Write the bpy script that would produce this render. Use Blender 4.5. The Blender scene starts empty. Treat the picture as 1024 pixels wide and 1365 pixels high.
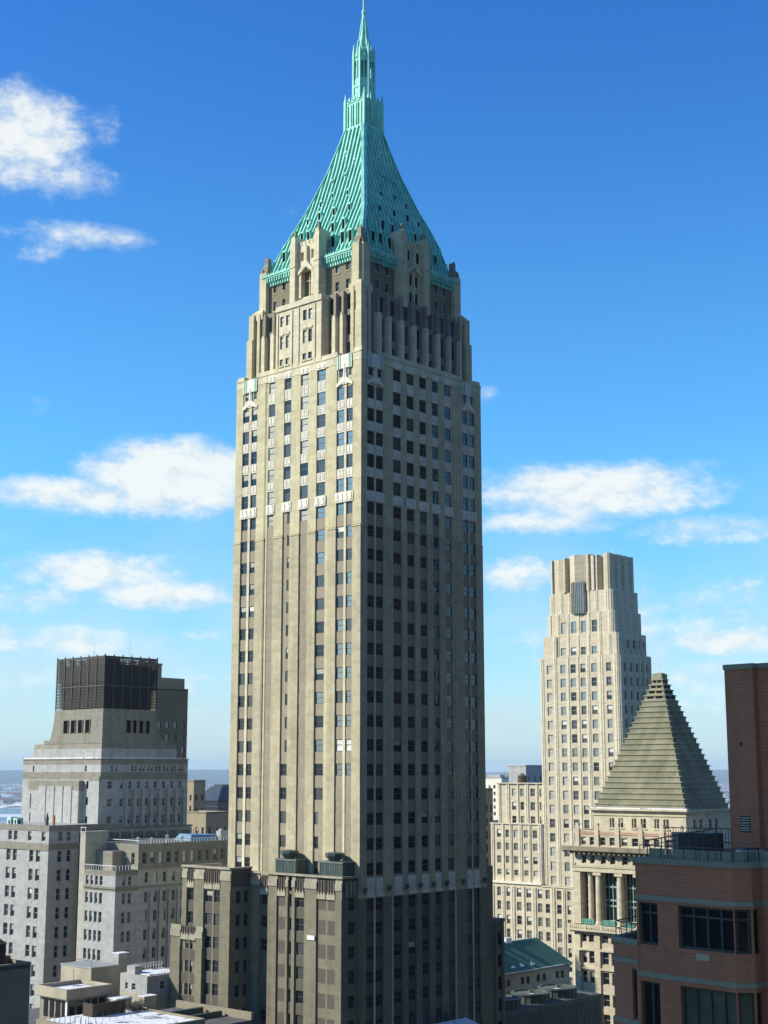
import bpy, math, random
from mathutils import Vector
R = math.radians
rnd = random.Random(7)
scene = bpy.context.scene
C = scene.collection

# ------------------------------------------------------------------ camera
cd = bpy.data.cameras.new('camera')
cam = bpy.data.objects.new('camera', cd); C.objects.link(cam)
cam.location = (0, 0, 138.0)
cam.rotation_euler = (R(90 + 10.27), 0, 0)
cd.sensor_fit = 'VERTICAL'; cd.sensor_height = 36.0; cd.lens = 36.0 * 1910 / 1365
cd.clip_start = 1.0; cd.clip_end = 200000
scene.camera = cam

# ------------------------------------------------------------------ light and sky
SUN_EL, SUN_AZ = R(33), math.atan2(-.995, -.097)
to_sun = Vector((math.sin(SUN_AZ) * math.cos(SUN_EL), math.cos(SUN_AZ) * math.cos(SUN_EL), math.sin(SUN_EL)))
sl = bpy.data.lights.new('sun', 'SUN'); sl.energy = 5.0; sl.angle = R(.53); sl.color = (1, .925, .77)
so = bpy.data.objects.new('sun', sl); C.objects.link(so)
so.rotation_euler = to_sun.to_track_quat('Z', 'Y').to_euler()
scene.view_settings.view_transform = 'Standard'; scene.view_settings.look = 'None'
scene.view_settings.exposure = 0.37; scene.view_settings.gamma = 1.0
scene.render.engine = 'CYCLES'
scene.cycles.max_bounces = 6; scene.cycles.diffuse_bounces = 3; scene.cycles.glossy_bounces = 3
scene.cycles.volume_bounces = 0


class NT:
    """short-hand for building node trees"""
    def __init__(s, tree): s.t = tree; s.n = tree.nodes; s.l = tree.links
    def new(s, typ, **kw):
        n = s.n.new(typ)
        for k, v in kw.items(): setattr(n, k, v)
        return n
    def put(s, sock, v):
        if isinstance(v, bpy.types.NodeSocket): s.l.new(v, sock)
        elif v is not None: sock.default_value = v
    def math(s, op, a, b=None, c=None, clamp=False):
        n = s.new('ShaderNodeMath', operation=op, use_clamp=clamp)
        s.put(n.inputs[0], a); s.put(n.inputs[1], b); s.put(n.inputs[2], c)
        return n.outputs[0]
    def mix(s, f, a, b, blend='MIX'):
        n = s.new('ShaderNodeMix', data_type='RGBA', blend_type=blend)
        s.put(n.inputs[0], f); s.put(n.inputs[6], a); s.put(n.inputs[7], b)
        return n.outputs[2]
    def noise(s, vec, scale, detail=4, rough=.55):
        n = s.new('ShaderNodeTexNoise'); s.put(n.inputs['Vector'], vec)
        n.inputs['Scale'].default_value = scale; n.inputs['Detail'].default_value = detail
        n.inputs['Roughness'].default_value = rough
        return n.outputs['Fac']
    def ramp(s, f, lo, hi):
        n = s.new('ShaderNodeMapRange', interpolation_type='SMOOTHSTEP'); s.put(n.inputs[0], f)
        s.put(n.inputs[1], lo); s.put(n.inputs[2], hi)
        return n.outputs[0]
    def scale(s, vec, sc):
        n = s.new('ShaderNodeVectorMath', operation='MULTIPLY'); s.put(n.inputs[0], vec)
        n.inputs[1].default_value = sc
        return n.outputs[0]


w = bpy.data.worlds.new('World'); scene.world = w; w.use_nodes = True
nt = NT(w.node_tree); nt.n.clear()
sky = nt.new('ShaderNodeTexSky', sky_type='NISHITA', sun_disc=False)
sky.sun_elevation = SUN_EL; sky.sun_rotation = SUN_AZ
sky.altitude = 100; sky.air_density = 1.0; sky.dust_density = .35; sky.ozone_density = 3.0
geo = nt.new('ShaderNodeNewGeometry')
vdir = nt.scale(geo.outputs['Incoming'], (-1, -1, -1))
sx = nt.new('ShaderNodeSeparateXYZ'); nt.put(sx.inputs[0], vdir)
az = nt.math('MULTIPLY', nt.math('ARCTAN2', sx.outputs[0], sx.outputs[1]), 180 / math.pi)
el = nt.math('MULTIPLY', nt.math('ARCSINE', sx.outputs[2]), 180 / math.pi)
cv = nt.new('ShaderNodeCombineXYZ'); nt.put(cv.inputs[0], az); nt.put(cv.inputs[1], nt.math('MULTIPLY', el, 1.7))
n1 = nt.noise(cv.outputs[0], .55, 7, .6)
n2 = nt.noise(cv.outputs[0], 1.9, 5, .6)
n3 = nt.noise(cv.outputs[0], .22, 3, .5)
# clouds: azimuth, elevation, half width, half height (degrees), weight
CLOUDS = [(-14.9, 24.2, 2.5, 1.9, 1.05), (-13.4, 22.9, 2.3, .85, .6), (-11.9, 24.9, .8, .8, .32), (-12.6, 20.7, 2.7, .55, .62), (-14.0, 19.9, 1.0, .4, .3),
          (-3.6, 21.9, .8, .5, .18),
          (-8.4, 11.5, 3.8, 1.6, 1.4), (-12.6, 10.7, 3.4, .8, 1.0), (-6.0, 11.7, 2.2, 1.15, 1.05), (-13.9, 14.2, 1, .4, .2),
          (-11.2, 7.7, 3.7, .9, 1.0), (-8.8, 6.9, 3.0, .7, 1.0), (-13.5, 6.6, 2.6, .7, .6), (-14.2, 5.3, 2.2, .5, .55), (-7.2, 5.3, 1.1, .25, .5),
          (-14, 3.6, 2.6, .5, .5), (-6.8, 3.6, 1.5, .4, .4), (-6.5, 2.0, 1.6, .4, .3),
          (8.6, 11.0, 5.0, 1.2, 1.1), (6.4, 9.8, 3.2, .6, .85), (11.2, 11.4, 2.4, .7, .7), (13.2, 9.3, 3.2, .6, .72), (5.4, 7.7, 1.7, .85, .85),
          (13.6, 5.0, 2.6, .7, 1.0), (11.6, 5.6, 5.0, 1.5, .55), (14.8, 7.0, 1.6, .7, .5), (4.6, 4.2, 2.2, .8, .3), (12.5, 3.0, 4, .7, .4),
          (-12.5, 5.0, 3.6, .8, .8), (-9.2, 3.1, 3.0, .5, .65), (13.0, 3.7, 4.0, .7, .75), (6.6, 5.6, 2.4, .7, .5), (4.2, 14.9, .5, .3, .25), (11, 2.2, 4, .5, .45),
          (-26, 12, 6, 2, 1), (-34, 20, 7, 3, 1), (28, 10, 8, 2, 1), (36, 22, 7, 3, .9), (60, 14, 14, 3, 1), (-70, 12, 16, 3, 1), (120, 12, 18, 3, 1), (-140, 14, 18, 3, 1), (170, 16, 14, 3, 1)]
dens = None
for a, e, ra, re, wt in CLOUDS:
    dx = nt.math('MULTIPLY', nt.math('SUBTRACT', az, a), 1 / ra)
    dy = nt.math('MULTIPLY', nt.math('SUBTRACT', el, e), 1 / re)
    d2 = nt.math('ADD', nt.math('MULTIPLY', dx, dx), nt.math('MULTIPLY', dy, dy))
    b = nt.math('MULTIPLY', nt.math('SUBTRACT', 1.15, nt.math('MULTIPLY', d2, .8)), wt)
    dens = b if dens is None else nt.math('SMOOTH_MAX', dens, b, .18)
n4 = nt.noise(cv.outputs[0], 5.0, 4, .6)
wob = nt.math('ADD', nt.math('MULTIPLY', nt.math('SUBTRACT', n4, .5), .25), nt.math('ADD', nt.math('MULTIPLY', nt.math('SUBTRACT', n1, .5), 1.7), nt.math('MULTIPLY', nt.math('SUBTRACT', n2, .5), .6)))
dens = nt.math('ADD', dens, wob)
alpha = nt.math('MULTIPLY', nt.ramp(dens, .0, 1.25), .92)
veil = nt.math('MULTIPLY', nt.ramp(n3, .34, .72), nt.math('MULTIPLY', nt.ramp(el, 14, 1), .55))
alpha = nt.math('MAXIMUM', alpha, nt.math('ADD', veil, nt.math('MULTIPLY', nt.ramp(el, 8, -1), .3)))
cv2 = nt.new('ShaderNodeVectorMath', operation='ADD'); nt.put(cv2.inputs[0], cv.outputs[0]); cv2.inputs[1].default_value = (-.35, .75, 0)
relief = nt.math('SUBTRACT', n1, nt.noise(cv2.outputs[0], .55, 7, .6))
cshade = nt.ramp(nt.math('ADD', nt.math('ADD', dens, nt.math('MULTIPLY', relief, 3.2)), nt.math('MULTIPLY', nt.math('SUBTRACT', n2, .5), .6)), .1, 1.5)
ccol = nt.mix(cshade, (5.6, 6.7, 7.2, 1), (7.9, 8.1, 7.8, 1))
tint = nt.mix(nt.ramp(el, 1, 13), (.98, 1.36, 1.62, 1), (.60, 1.42, 1.82, 1))
tint = nt.mix(nt.ramp(el, 11, 32), tint, (.30, .95, 1.72, 1))
skyc = nt.mix(1.0, sky.outputs[0], tint, 'MULTIPLY')
final = nt.mix(alpha, skyc, ccol)
bg = nt.new('ShaderNodeBackground'); nt.put(bg.inputs[0], final); bg.inputs[1].default_value = .095
wo = nt.new('ShaderNodeOutputWorld'); nt.l.new(bg.outputs[0], wo.inputs[0])

# ------------------------------------------------------------------ materials
def material(name, rough=.85):
    m = bpy.data.materials.new(name); m.use_nodes = True
    n = NT(m.node_tree); p = n.n['Principled BSDF']
    p.inputs['Roughness'].default_value = rough
    return m, n, p


def coords(n):
    tc = n.new('ShaderNodeTexCoord')
    s = n.new('ShaderNodeSeparateXYZ'); n.put(s.inputs[0], tc.outputs['Object'])
    c = n.new('ShaderNodeCombineXYZ')
    n.put(c.inputs[0], n.math('ADD', s.outputs[0], s.outputs[1])); n.put(c.inputs[1], s.outputs[2])
    return tc.outputs['Object'], c.outputs[0]


def stone(name, col, dark=.66, block=(1.5, .75), seam=.9, streak=.5, bump=.25, tone=None, rough=.9):
    """weathered masonry: block tint, seams, large blotches and rain streaks running down"""
    m, n, p = material(name, rough)
    obj, flat = coords(n)
    c2 = tuple(c * dark for c in col) + (1,); c1 = tuple(col) + (1,)
    blot = n.noise(obj, .13, 6, .62)
    stv = n.scale(flat, (1.1, .045, 1))
    st = n.noise(stv, 1.0, 5, .65)
    fine = n.noise(obj, 2.6, 5, .7)
    grime = n.noise(n.scale(flat, (.55, .022, 1)), 1.0, 4, .6)
    f = n.math('ADD', n.math('MULTIPLY', n.ramp(blot, .36, .66), 1 - streak), n.math('MULTIPLY', n.math('MAXIMUM', n.ramp(st, .44, .66), n.ramp(grime, .52, .68)), streak))
    base = n.mix(n.math('MULTIPLY', f, .95), c1, tuple(tone) + (1,) if tone else c2)
    br = n.new('ShaderNodeTexBrick'); n.put(br.inputs['Vector'], flat)
    br.inputs['Color1'].default_value = (1, 1, 1, 1); br.inputs['Color2'].default_value = (.82, .82, .79, 1)
    br.inputs['Mortar'].default_value = (seam, seam, seam, 1)
    br.inputs['Scale'].default_value = 1.0; br.inputs['Brick Width'].default_value = block[0]
    br.inputs['Row Height'].default_value = block[1]; br.inputs['Mortar Size'].default_value = .02
    base = n.mix(1.0, base, br.outputs['Color'], 'MULTIPLY')
    fv = n.mix(n.ramp(fine, .3, .75), (.90, .90, .90, 1), (1.08, 1.08, 1.08, 1))
    base = n.mix(1.0, base, fv, 'MULTIPLY')
    n.put(p.inputs['Base Color'], base)
    bp = n.new('ShaderNodeBump'); bp.inputs['Strength'].default_value = bump; bp.inputs['Distance'].default_value = .08
    n.put(bp.inputs['Height'], fine); n.put(p.inputs['Normal'], bp.outputs[0])
    return m


def plain(name, col, rough=.8, metal=0.0, var=.25, scale=.8):
    m, n, p = material(name, rough)
    obj, flat = coords(n)
    f = n.noise(obj, scale, 5, .6)
    n.put(p.inputs['Base Color'], n.mix(n.ramp(f, .3, .7), tuple(c * (1 - var) for c in col) + (1,), tuple(min(1, c * (1 + var * .5)) for c in col) + (1,)))
    p.inputs['Metallic'].default_value = metal
    return m


def glass(name, col, metal=0.0, rough=.06, spec=.5):
    m, n, p = material(name, rough)
    obj = n.new('ShaderNodeNewGeometry').outputs['Position']
    f = n.noise(obj, .35, 3, .5)
    n.put(p.inputs['Base Color'], n.mix(f, tuple(c * .6 for c in col) + (1,), tuple(c * 1.3 for c in col) + (1,)))
    p.inputs['Metallic'].default_value = metal
    p.inputs['Specular IOR Level'].default_value = spec
    bp = n.new('ShaderNodeBump'); bp.inputs['Strength'].default_value = .06; bp.inputs['Distance'].default_value = .3
    n.put(bp.inputs['Height'], n.noise(obj, .8, 2, .5)); n.put(p.inputs['Normal'], bp.outputs[0])
    return m


def copper(name, a, b, streak=.6):
    m, n, p = material(name, .62)
    obj, flat = coords(n)
    st = n.noise(n.scale(flat, (1.6, .12, 1)), 1.0, 5, .6)
    f2 = n.noise(obj, .6, 5, .6)
    f = n.math('ADD', n.math('MULTIPLY', n.ramp(st, .35, .7), streak), n.math('MULTIPLY', n.ramp(f2, .35, .7), 1 - streak))
    n.put(p.inputs['Base Color'], n.mix(f, tuple(a) + (1,), tuple(b) + (1,)))
    return m


LIME = stone('limestone', (.60, .537, .328), .75, tone=(.45, .40, .255))
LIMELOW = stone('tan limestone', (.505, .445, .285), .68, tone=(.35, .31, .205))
LIMEHI = stone('limestone pale', (.68, .61, .42), .75, block=(1.2, .6))
LIMEDK = stone('limestone weathered and shaded', (.31, .27, .19), .62, tone=(.18, .155, .115))
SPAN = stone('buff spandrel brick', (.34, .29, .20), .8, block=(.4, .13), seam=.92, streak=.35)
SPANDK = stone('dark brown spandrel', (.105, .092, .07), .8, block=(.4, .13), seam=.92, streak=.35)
INFILL = stone('brown infill brick', (.31, .265, .185), .85, block=(.4, .13), seam=.92, streak=.3)
TERRA = stone('pale terracotta', (.80, .75, .62), .84, block=(.8, .5), streak=.6)
BROWNW = stone('brown brick', (.22, .19, .12), .8, block=(.4, .13), streak=.4)
PATINA = copper('green patina', (.27, .70, .55), (.115, .36, .29))
ROOFCU = copper('patina sheet', (.095, .36, .29), (.055, .20, .16))
PATINAPALE = copper('pale patina', (.45, .62, .50), (.36, .46, .36))
PATINADK = copper('deep patina', (.10, .34, .28), (.05, .21, .18))
PATINAGR = copper('grey green copper', (.075, .11, .092), (.035, .05, .045), .8)
VOID = plain('dark opening', (.008, .009, .010), 1.0)
VOID.node_tree.nodes['Principled BSDF'].inputs['Specular IOR Level'].default_value = .05
G_DARK = glass('dark glass', (.016, .020, .024))
G_SKY = glass('sky glass', (.27, .28, .26), .6, .12)
G_MID = glass('grey glass', (.085, .09, .088), .25, .1)
BLIND = plain('window blind', (.36, .36, .31), .5, 0, .25, .5)
PALEPANE = plain('pale blind and reflection', (.62, .62, .56), .5, 0, .2, .5)
FR_DARK = plain('dark bronze frame', (.07, .065, .05), .5)
FR_PALE = plain('painted frame', (.42, .41, .36), .6)
FR_GREEN = plain('green frame', (.20, .33, .28), .6)
IRV = stone('cream limestone', (.60, .53, .38), .80, block=(1.3, .65), streak=.55, tone=(.50, .435, .31))
IRVHI = stone('cream limestone smooth', (.67, .595, .435), .86, block=(1.3, .65))
PYR = stone('stepped stone', (.295, .29, .195), .6, block=(2.4, 1.2), streak=.4, tone=(.16, .16, .105))
BANK = stone('bank granite', (.60, .54, .40), .8, block=(1.6, .7))
BANKPK = stone('pink frieze', (.48, .30, .22), .85)
GREY = stone('grey white stone', (.42, .42, .395), .84, block=(1.4, .7), streak=.5, tone=(.33, .33, .31))
GREYBR = stone('brown band stone', (.27, .25, .195), .75, block=(1.2, .6), streak=.5)
REDBR = stone('red brick', (.405, .165, .085), .82, block=(.24, .08), seam=1.12, streak=.25, bump=.1)
PRECAST = stone('precast coping', (.29, .295, .205), .85, block=(1.4, 1.0), streak=.3)
def snow_mat():
    m, n, p = material('snow', .75)
    obj, flat = coords(n)
    a = n.noise(obj, .35, 6, .65); b = n.noise(obj, 1.7, 4, .6)
    col = n.mix(n.ramp(b, .3, .7), (.60, .62, .65, 1), (.80, .81, .83, 1))
    n.put(p.inputs['Base Color'], n.mix(n.ramp(a, .54, .62), col, (.12, .12, .115, 1)))
    return m
SNOW = snow_mat()
ROOF = plain('roofing felt', (.10, .10, .095), .9, 0, .35, .4)
STEEL = plain('painted steel', (.055, .058, .055), .5)
LOUV = plain('dark louvre', (.024, .023, .016), .8)
WHITEM = plain('white paint', (.72, .73, .70), .5, 0, .1)
AC = plain('galvanised unit', (.40, .42, .41), .45, .3)
GREENROOF = copper('green sheet roof', (.045, .15, .10), (.03, .105, .075), .5)
TIMBER = stone('weathered timber', (.10, .07, .05), .7, block=(.15, 3.0), seam=.4, streak=.8)
BEIGE = stone('beige stucco', (.44, .39, .28), .82, block=(3, 1.5), seam=.97)
TAN = stone('tan brick', (.36, .29, .19), .82, block=(.4, .13))
BLUEMEM = plain('blue tarpaulin', (.12, .25, .36), .5)

# ------------------------------------------------------------------ mesh helpers
class MB:
    """collects polygons, then links them as ONE mesh object"""
    def __init__(s): s.v = []; s.f = []; s.m = []
    def poly(s, pts, m=0):
        i = len(s.v); s.v += [tuple(p) for p in pts]; s.f.append(tuple(range(i, i + len(pts)))); s.m.append(m)
    def box(s, x0, x1, y0, y1, z0, z1, m=0):
        i = len(s.v)
        s.v += [(x0, y0, z0), (x1, y0, z0), (x1, y1, z0), (x0, y1, z0), (x0, y0, z1), (x1, y0, z1), (x1, y1, z1), (x0, y1, z1)]
        for q in ((0, 3, 2, 1), (4, 5, 6, 7), (0, 1, 5, 4), (1, 2, 6, 5), (2, 3, 7, 6), (3, 0, 4, 7)):
            s.f.append(tuple(i + k for k in q)); s.m.append(m)
        return s
    def loft(s, rings, m=0, cap=True):
        n = len(rings[0]); i = len(s.v)
        for r in rings: s.v += [tuple(p) for p in r]
        for k in range(len(rings) - 1):
            for j in range(n):
                a = i + k * n + j; b = i + k * n + (j + 1) % n
                s.f.append((a, b, b + n, a + n)); s.m.append(m)
        if cap:
            s.f.append(tuple(i + j for j in reversed(range(n)))); s.m.append(m)
            s.f.append(tuple(i + (len(rings) - 1) * n + j for j in range(n))); s.m.append(m)
        return s
    def prism(s, poly, z0, z1, m=0): return s.loft([[(x, y, z0) for x, y in poly], [(x, y, z1) for x, y in poly]], m)
    def frustum(s, x0, x1, y0, y1, z0, X0, X1, Y0, Y1, z1, m=0):
        return s.loft([[(x0, y0, z0), (x1, y0, z0), (x1, y1, z0), (x0, y1, z0)], [(X0, Y0, z1), (X1, Y0, z1), (X1, Y1, z1), (X0, Y1, z1)]], m)
    def lathe(s, cx, cy, prof, n=12, m=0, a0=0):
        return s.loft([[(cx + r * math.cos(a0 + 2 * math.pi * k / n), cy + r * math.sin(a0 + 2 * math.pi * k / n), z) for k in range(n)] for r, z in prof], m)
    def bar(s, a, b, t, m=0):
        a = Vector(a); b = Vector(b); d = (b - a).normalized()
        u = d.cross(Vector((0, 0, 1)) if abs(d.z) < .95 else Vector((1, 0, 0))).normalized() * t * .5; q = d.cross(u).normalized() * t * .5
        return s.loft([[p + u + q, p - u + q, p - u - q, p + u - q] for p in (a, b)], m)
    def build(s, name, mats, parent=None):
        me = bpy.data.meshes.new(name); me.from_pydata(s.v, [], s.f)
        for m in (mats if isinstance(mats, (list, tuple)) else [mats]): me.materials.append(m)
        me.polygons.foreach_set('material_index', s.m); me.update()
        o = bpy.data.objects.new(name, me); C.objects.link(o)
        if parent is not None: o.parent = parent
        return o


# a facade is ('L', X): plane x = X seen from -x, or ('R', Y): plane y = Y seen from -y; s runs along it, d goes inwards
def fp(fm, s, z, d):
    return (fm[1] + d, s, z) if fm[0] == 'L' else (s, fm[1] + d, z)
def fbox(mb, fm, s0, s1, z0, z1, d0, d1, m=0):
    if fm[0] == 'L': mb.box(fm[1] + d0, fm[1] + d1, s0, s1, z0, z1, m)
    else: mb.box(s0, s1, fm[1] + d0, fm[1] + d1, z0, z1, m)
def fprism(mb, fm, pts, d0, d1, m=0):
    mb.loft([[fp(fm, s, z, d0) for s, z in pts], [fp(fm, s, z, d1) for s, z in pts]], m)
def wall(mb, fm, s0, s1, z0, z1, holes, depth, m=0, mr=None):
    """a wall plane with real openings and their reveals"""
    holes = [h for h in holes if h[1] > s0 and h[0] < s1 and h[3] > z0 and h[2] < z1]
    mr = m if mr is None else mr
    S = sorted({s0, s1, *[h[0] for h in holes], *[h[1] for h in holes]}); Z = sorted({z0, z1, *[h[2] for h in holes], *[h[3] for h in holes]})
    for i in range(len(Z) - 1):
        zc = (Z[i] + Z[i + 1]) / 2; run = None
        row = [h for h in holes if h[2] < zc < h[3]]
        for j in range(len(S)):
            solid = j < len(S) - 1 and not any(h[0] < (S[j] + S[j + 1]) / 2 < h[1] for h in row)
            if solid and run is None: run = S[j]
            if not solid and run is not None:
                mb.poly([fp(fm, run, Z[i], 0), fp(fm, S[j], Z[i], 0), fp(fm, S[j], Z[i + 1], 0), fp(fm, run, Z[i + 1], 0)], m); run = None
    for a, b, c, d in holes:
        for p, q in (((a, c), (a, d)), ((b, c), (b, d)), ((a, c), (b, c)), ((a, d), (b, d))):
            mb.poly([fp(fm, p[0], p[1], 0), fp(fm, q[0], q[1], 0), fp(fm, q[0], q[1], depth), fp(fm, p[0], p[1], depth)], mr)


def tag(o, label, cat, group=None, kind=None):
    if label: o['label'] = label
    if cat: o['category'] = cat
    if group: o['group'] = group
    if kind: o['kind'] = kind
    return o


GRID = R(47.56)
class Bld:
    """a building: an Empty at its near street corner, parts in street-grid metres (x and y run along its two visible fronts)"""
    def __init__(s, name, xy, label, cat, rot=GRID, group=None):
        s.r = bpy.data.objects.new(name, None); C.objects.link(s.r)
        s.r.location = (xy[0], xy[1], 0); s.r.rotation_euler = (0, 0, rot); s.rot = rot; s.xy = xy
        tag(s.r, label, cat, group); s.w = []
    def part(s, name, mb, mats, parent=None): return mb.build(name, mats, parent or s.r)
    def win(s, fm, a, b, c, d, depth, state=None): s.w.append((fm, a, b, c, d, depth, state))
    def grid(s, mb, fm, s0, s1, z0, z1, cols, rows, depth=.3, m=0, state=None, skip=None, mr=None):
        hs = [(a, b, c, d) for a, b in cols for c, d in rows if not (skip and skip(a, c))]
        wall(mb, fm, s0, s1, z0, z1, hs, depth, m, mr)
        for h in hs: s.win(fm, *h, depth, state)
    def finish(s, mix, frame, split=False, limit=100, fw=.09, cross=False):
        """windows: the hundred nearest each a part (frame, pane), any others one part"""
        cache = {}; rest = MB()
        ca, sa = math.cos(s.rot), math.sin(s.rot)
        def dist(h):
            fm, a, b, c, d, dp, st = h
            p = fp(fm, (a + b) / 2, (c + d) / 2, 0)
            X = s.xy[0] + ca * p[0] - sa * p[1]; Y = s.xy[1] + sa * p[0] + ca * p[1]
            return X * X + Y * Y + (p[2] - 138) ** 2 + (0 if c > 100 else 1e6)
        mats = [frame, G_DARK, G_SKY, G_MID, BLIND, PALEPANE]
        for k, h in enumerate(sorted(s.w, key=dist)):
            fm, a, b, c, d, dp, st = h
            if st is None: st = rnd.choices(list(mix.keys()), list(mix.values()))[0]
            elif isinstance(st, dict): st = rnd.choices(list(st.keys()), list(st.values()))[0]
            up, lo = {'dark': (1, 1), 'sky': (2, 2), 'mid': (3, 3), 'blind': (4, 4), 'pale': (5, 5), 'half': (4, 1), 'halfpale': (5, 3), 'drop': (1, 3), 'brick': (4, 4)}[st]
            def make(mf, mp, ax, cs, cz):
                f = (ax, 0.0); hw, hh = (b - a) / 2, (d - c) / 2
                q = min(fw, hw * .3)
                for s0, s1, z0, z1 in ((-hw, -hw + q, -hh, hh), (hw - q, hw, -hh, hh), (-hw + q, hw - q, hh - q, hh), (-hw + q, hw - q, -hh, -hh + q)):
                    fbox(mf, f, s0 + cs, s1 + cs, z0 + cz, z1 + cz, -.09, 0, 0)
                zr = hh * .06
                fbox(mf, f, -hw + q + cs, hw - q + cs, zr - .045 + cz, zr + .045 + cz, -.07, 0, 0)
                if cross: fbox(mf, f, -.045 + cs, .045 + cs, -hh + q + cz, hh - q + cz, -.065, -.002, 0)
                split_z = zr if st not in ('drop',) else hh * .35
                mp.poly([fp(f, -hw + cs, -hh + cz, -.02), fp(f, hw + cs, -hh + cz, -.02), fp(f, hw + cs, split_z + cz, -.02), fp(f, -hw + cs, split_z + cz, -.02)], lo)
                mp.poly([fp(f, -hw + cs, split_z + cz, -.035), fp(f, hw + cs, split_z + cz, -.035), fp(f, hw + cs, hh + cz, -.035), fp(f, -hw + cs, hh + cz, -.035)], up)
            pos = fp(fm, (a + b) / 2, (c + d) / 2, dp)
            if k < limit:
                key = (fm[0], round(b - a, 2), round(d - c, 2), st)
                if key not in cache:
                    A = MB(); P = MB() if split else A
                    make(A, P, fm[0], 0, 0)
                    cache[key] = (A.build('window', mats, s.r), P.build('pane', mats) if split else None)
                    o, po = cache[key]
                    if po: po.parent = o
                else:
                    o0, p0 = cache[key]
                    o = o0.copy(); C.objects.link(o); o.parent = s.r
                    if p0: q = p0.copy(); C.objects.link(q); q.parent = o
                o.location = pos
            else:
                t = MB(); make(t, t, fm[0], 0, 0)
                i = len(rest.v); rest.v += [(v[0] + pos[0], v[1] + pos[1], v[2] + pos[2]) for v in t.v]
                rest.f += [tuple(i + j for j in q) for q in t.f]; rest.m += t.m
        if rest.v: rest.build('window_rows', mats, s.r)['kind'] = 'stuff'


def rows(top, pitch, h, n): return [(top - i * pitch - h, top - i * pitch) for i in range(n)]
# ------------------------------------------------------------------ main skyscraper
WINGST = stone('dark limestone', (.22, .20, .13), .7, tone=(.145, .13, .09))  # darker tone for the wings and the base piers
WINGHI = stone('wing coping stone', (.40, .365, .265), .7, tone=(.28, .25, .18))
T = Bld('art_deco_skyscraper', (-3.85, 235.0), 'tallest limestone skyscraper with green copper pyramid roof and spire, centre of the view', 'skyscraper')
TL, TR = ('L', 0.0), ('R', 0.0)
YL, XR = 31.6, 32.36
D0 = .16
LS = [(8.5, 10.65), (12.66, 14.7), (17.05, 18.86), (21.2, 23.0)]
LD = [((1.95, 3.5), (4.0, 5.8)), ((25.86, 27.45), (28.05, 29.76))]
RS = [(8.1, 10.27), (11.56, 13.66), (14.98, 16.99), (18.41, 20.24), (21.83, 23.78)]
RD = [((1.5, 3.4), (3.75, 5.6)), ((26.85, 28.5), (28.8, 30.5))]
UP = [(205.0, 207.0)] + [(202.95 - 4 * k - 2.3, 202.95 - 4 * k) for k in range(5)]
LOW = [(t - 1.98, t) for t in [182.65 - 3.94 * k for k in range(16)]]
BELOW = [(t - 2.0, t) for t in [118.0 - 3.72 * k for k in range(9)]]
mb = MB()
def tower_face(fm, end, singles, doubles, low):
    holes = []
    isL = fm[0] == 'L'
    for bi, (a, b) in enumerate(singles):
        for k, (c, d) in enumerate(UP + low):
            lo = k >= 6
            st = None; a2, b2 = a + .12, b - .12
            if isL:
                if bi in (1, 3) and lo and (k - 6) > 0:            # bricked-up bays: seen as slightly darker panels
                    st = 'fill'
                elif bi == 2 and lo:
                    if k - 6 < 11: a2, b2 = a + .1, a + .85
                    st = {'mid': 4, 'dark': 3, 'half': 1}
                elif bi == 0 and lo:
                    st = {'sky': 4, 'mid': 4, 'half': 1, 'dark': 1, 'pale': 1}
                    if k - 6 > 12: a2, b2 = a + 1.1, b - .1
                elif bi == 2: st = {'drop': 3, 'mid': 2}
                elif bi in (1, 3): st = {'blind': 5, 'mid': 2, 'dark': 1}
                else: st = {'mid': 3, 'sky': 3, 'half': 1}
            else:
                st = {'dark': 8, 'mid': 1.5, 'half': .4} if lo else {'dark': 6, 'mid': 2}
            if st == 'fill':
                q_ = MB(); fbox(q_, fm, a2, b2, c - .1, d + .1, D0 - .035, D0 + .05); T.part('infill_panel', q_, INFILL); continue
            holes.append((a2, b2, c, d)); T.win(fm, a2, b2, c, d, D0 + .14, st)
    for pr in doubles:
        for a, b in pr:
            for k, (c, d) in enumerate(UP + low):
                near = isL and pr[0][0] < 10
                a2, b2 = a + .05, b - .05
                if k == 0: c, d = 204.75, 206.05; a2, b2 = a + .45, b - .35
                if near and k - 6 > 11:
                    q_ = MB(); fbox(q_, fm, a2, b2, c - .1, d + .1, D0 - .035, D0 + .05); T.part('infill_panel', q_, INFILL); continue
                st = {'dark': 8, 'mid': 1} if not isL else ({'sky': 4, 'mid': 4, 'halfpale': .6} if near else {'dark': 4, 'half': 2, 'mid': 2, 'halfpale': .5})
                if near and k - 6 == 10: st = 'pale'
                holes.append((a2, b2, c, d)); T.win(fm, a2, b2, c, d, D0 + .14, st)
    f0 = (fm[0], fm[1] + D0)
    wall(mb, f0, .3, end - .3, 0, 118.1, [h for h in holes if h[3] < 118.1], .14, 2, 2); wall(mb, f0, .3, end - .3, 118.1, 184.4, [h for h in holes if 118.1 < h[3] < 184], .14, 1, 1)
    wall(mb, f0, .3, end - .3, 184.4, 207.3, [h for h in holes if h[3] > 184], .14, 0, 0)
tower_face(TL, YL, LS, LD, LOW)
tower_face(TR, XR, RS, RD, LOW + BELOW)
mb.poly([(XR, 0.3, 0), (XR, YL, 0), (XR, YL, 207.3), (XR, .3, 207.3)]); mb.poly([(.3, YL, 0), (XR, YL, 0), (XR, YL, 207.3), (.3, YL, 207.3)])
mb.poly([(.3, .3, 207.3), (XR, .3, 207.3), (XR, YL, 207.3), (.3, YL, 207.3)])
T.part('wall', mb, [LIME, SPAN, SPANDK])

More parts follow.
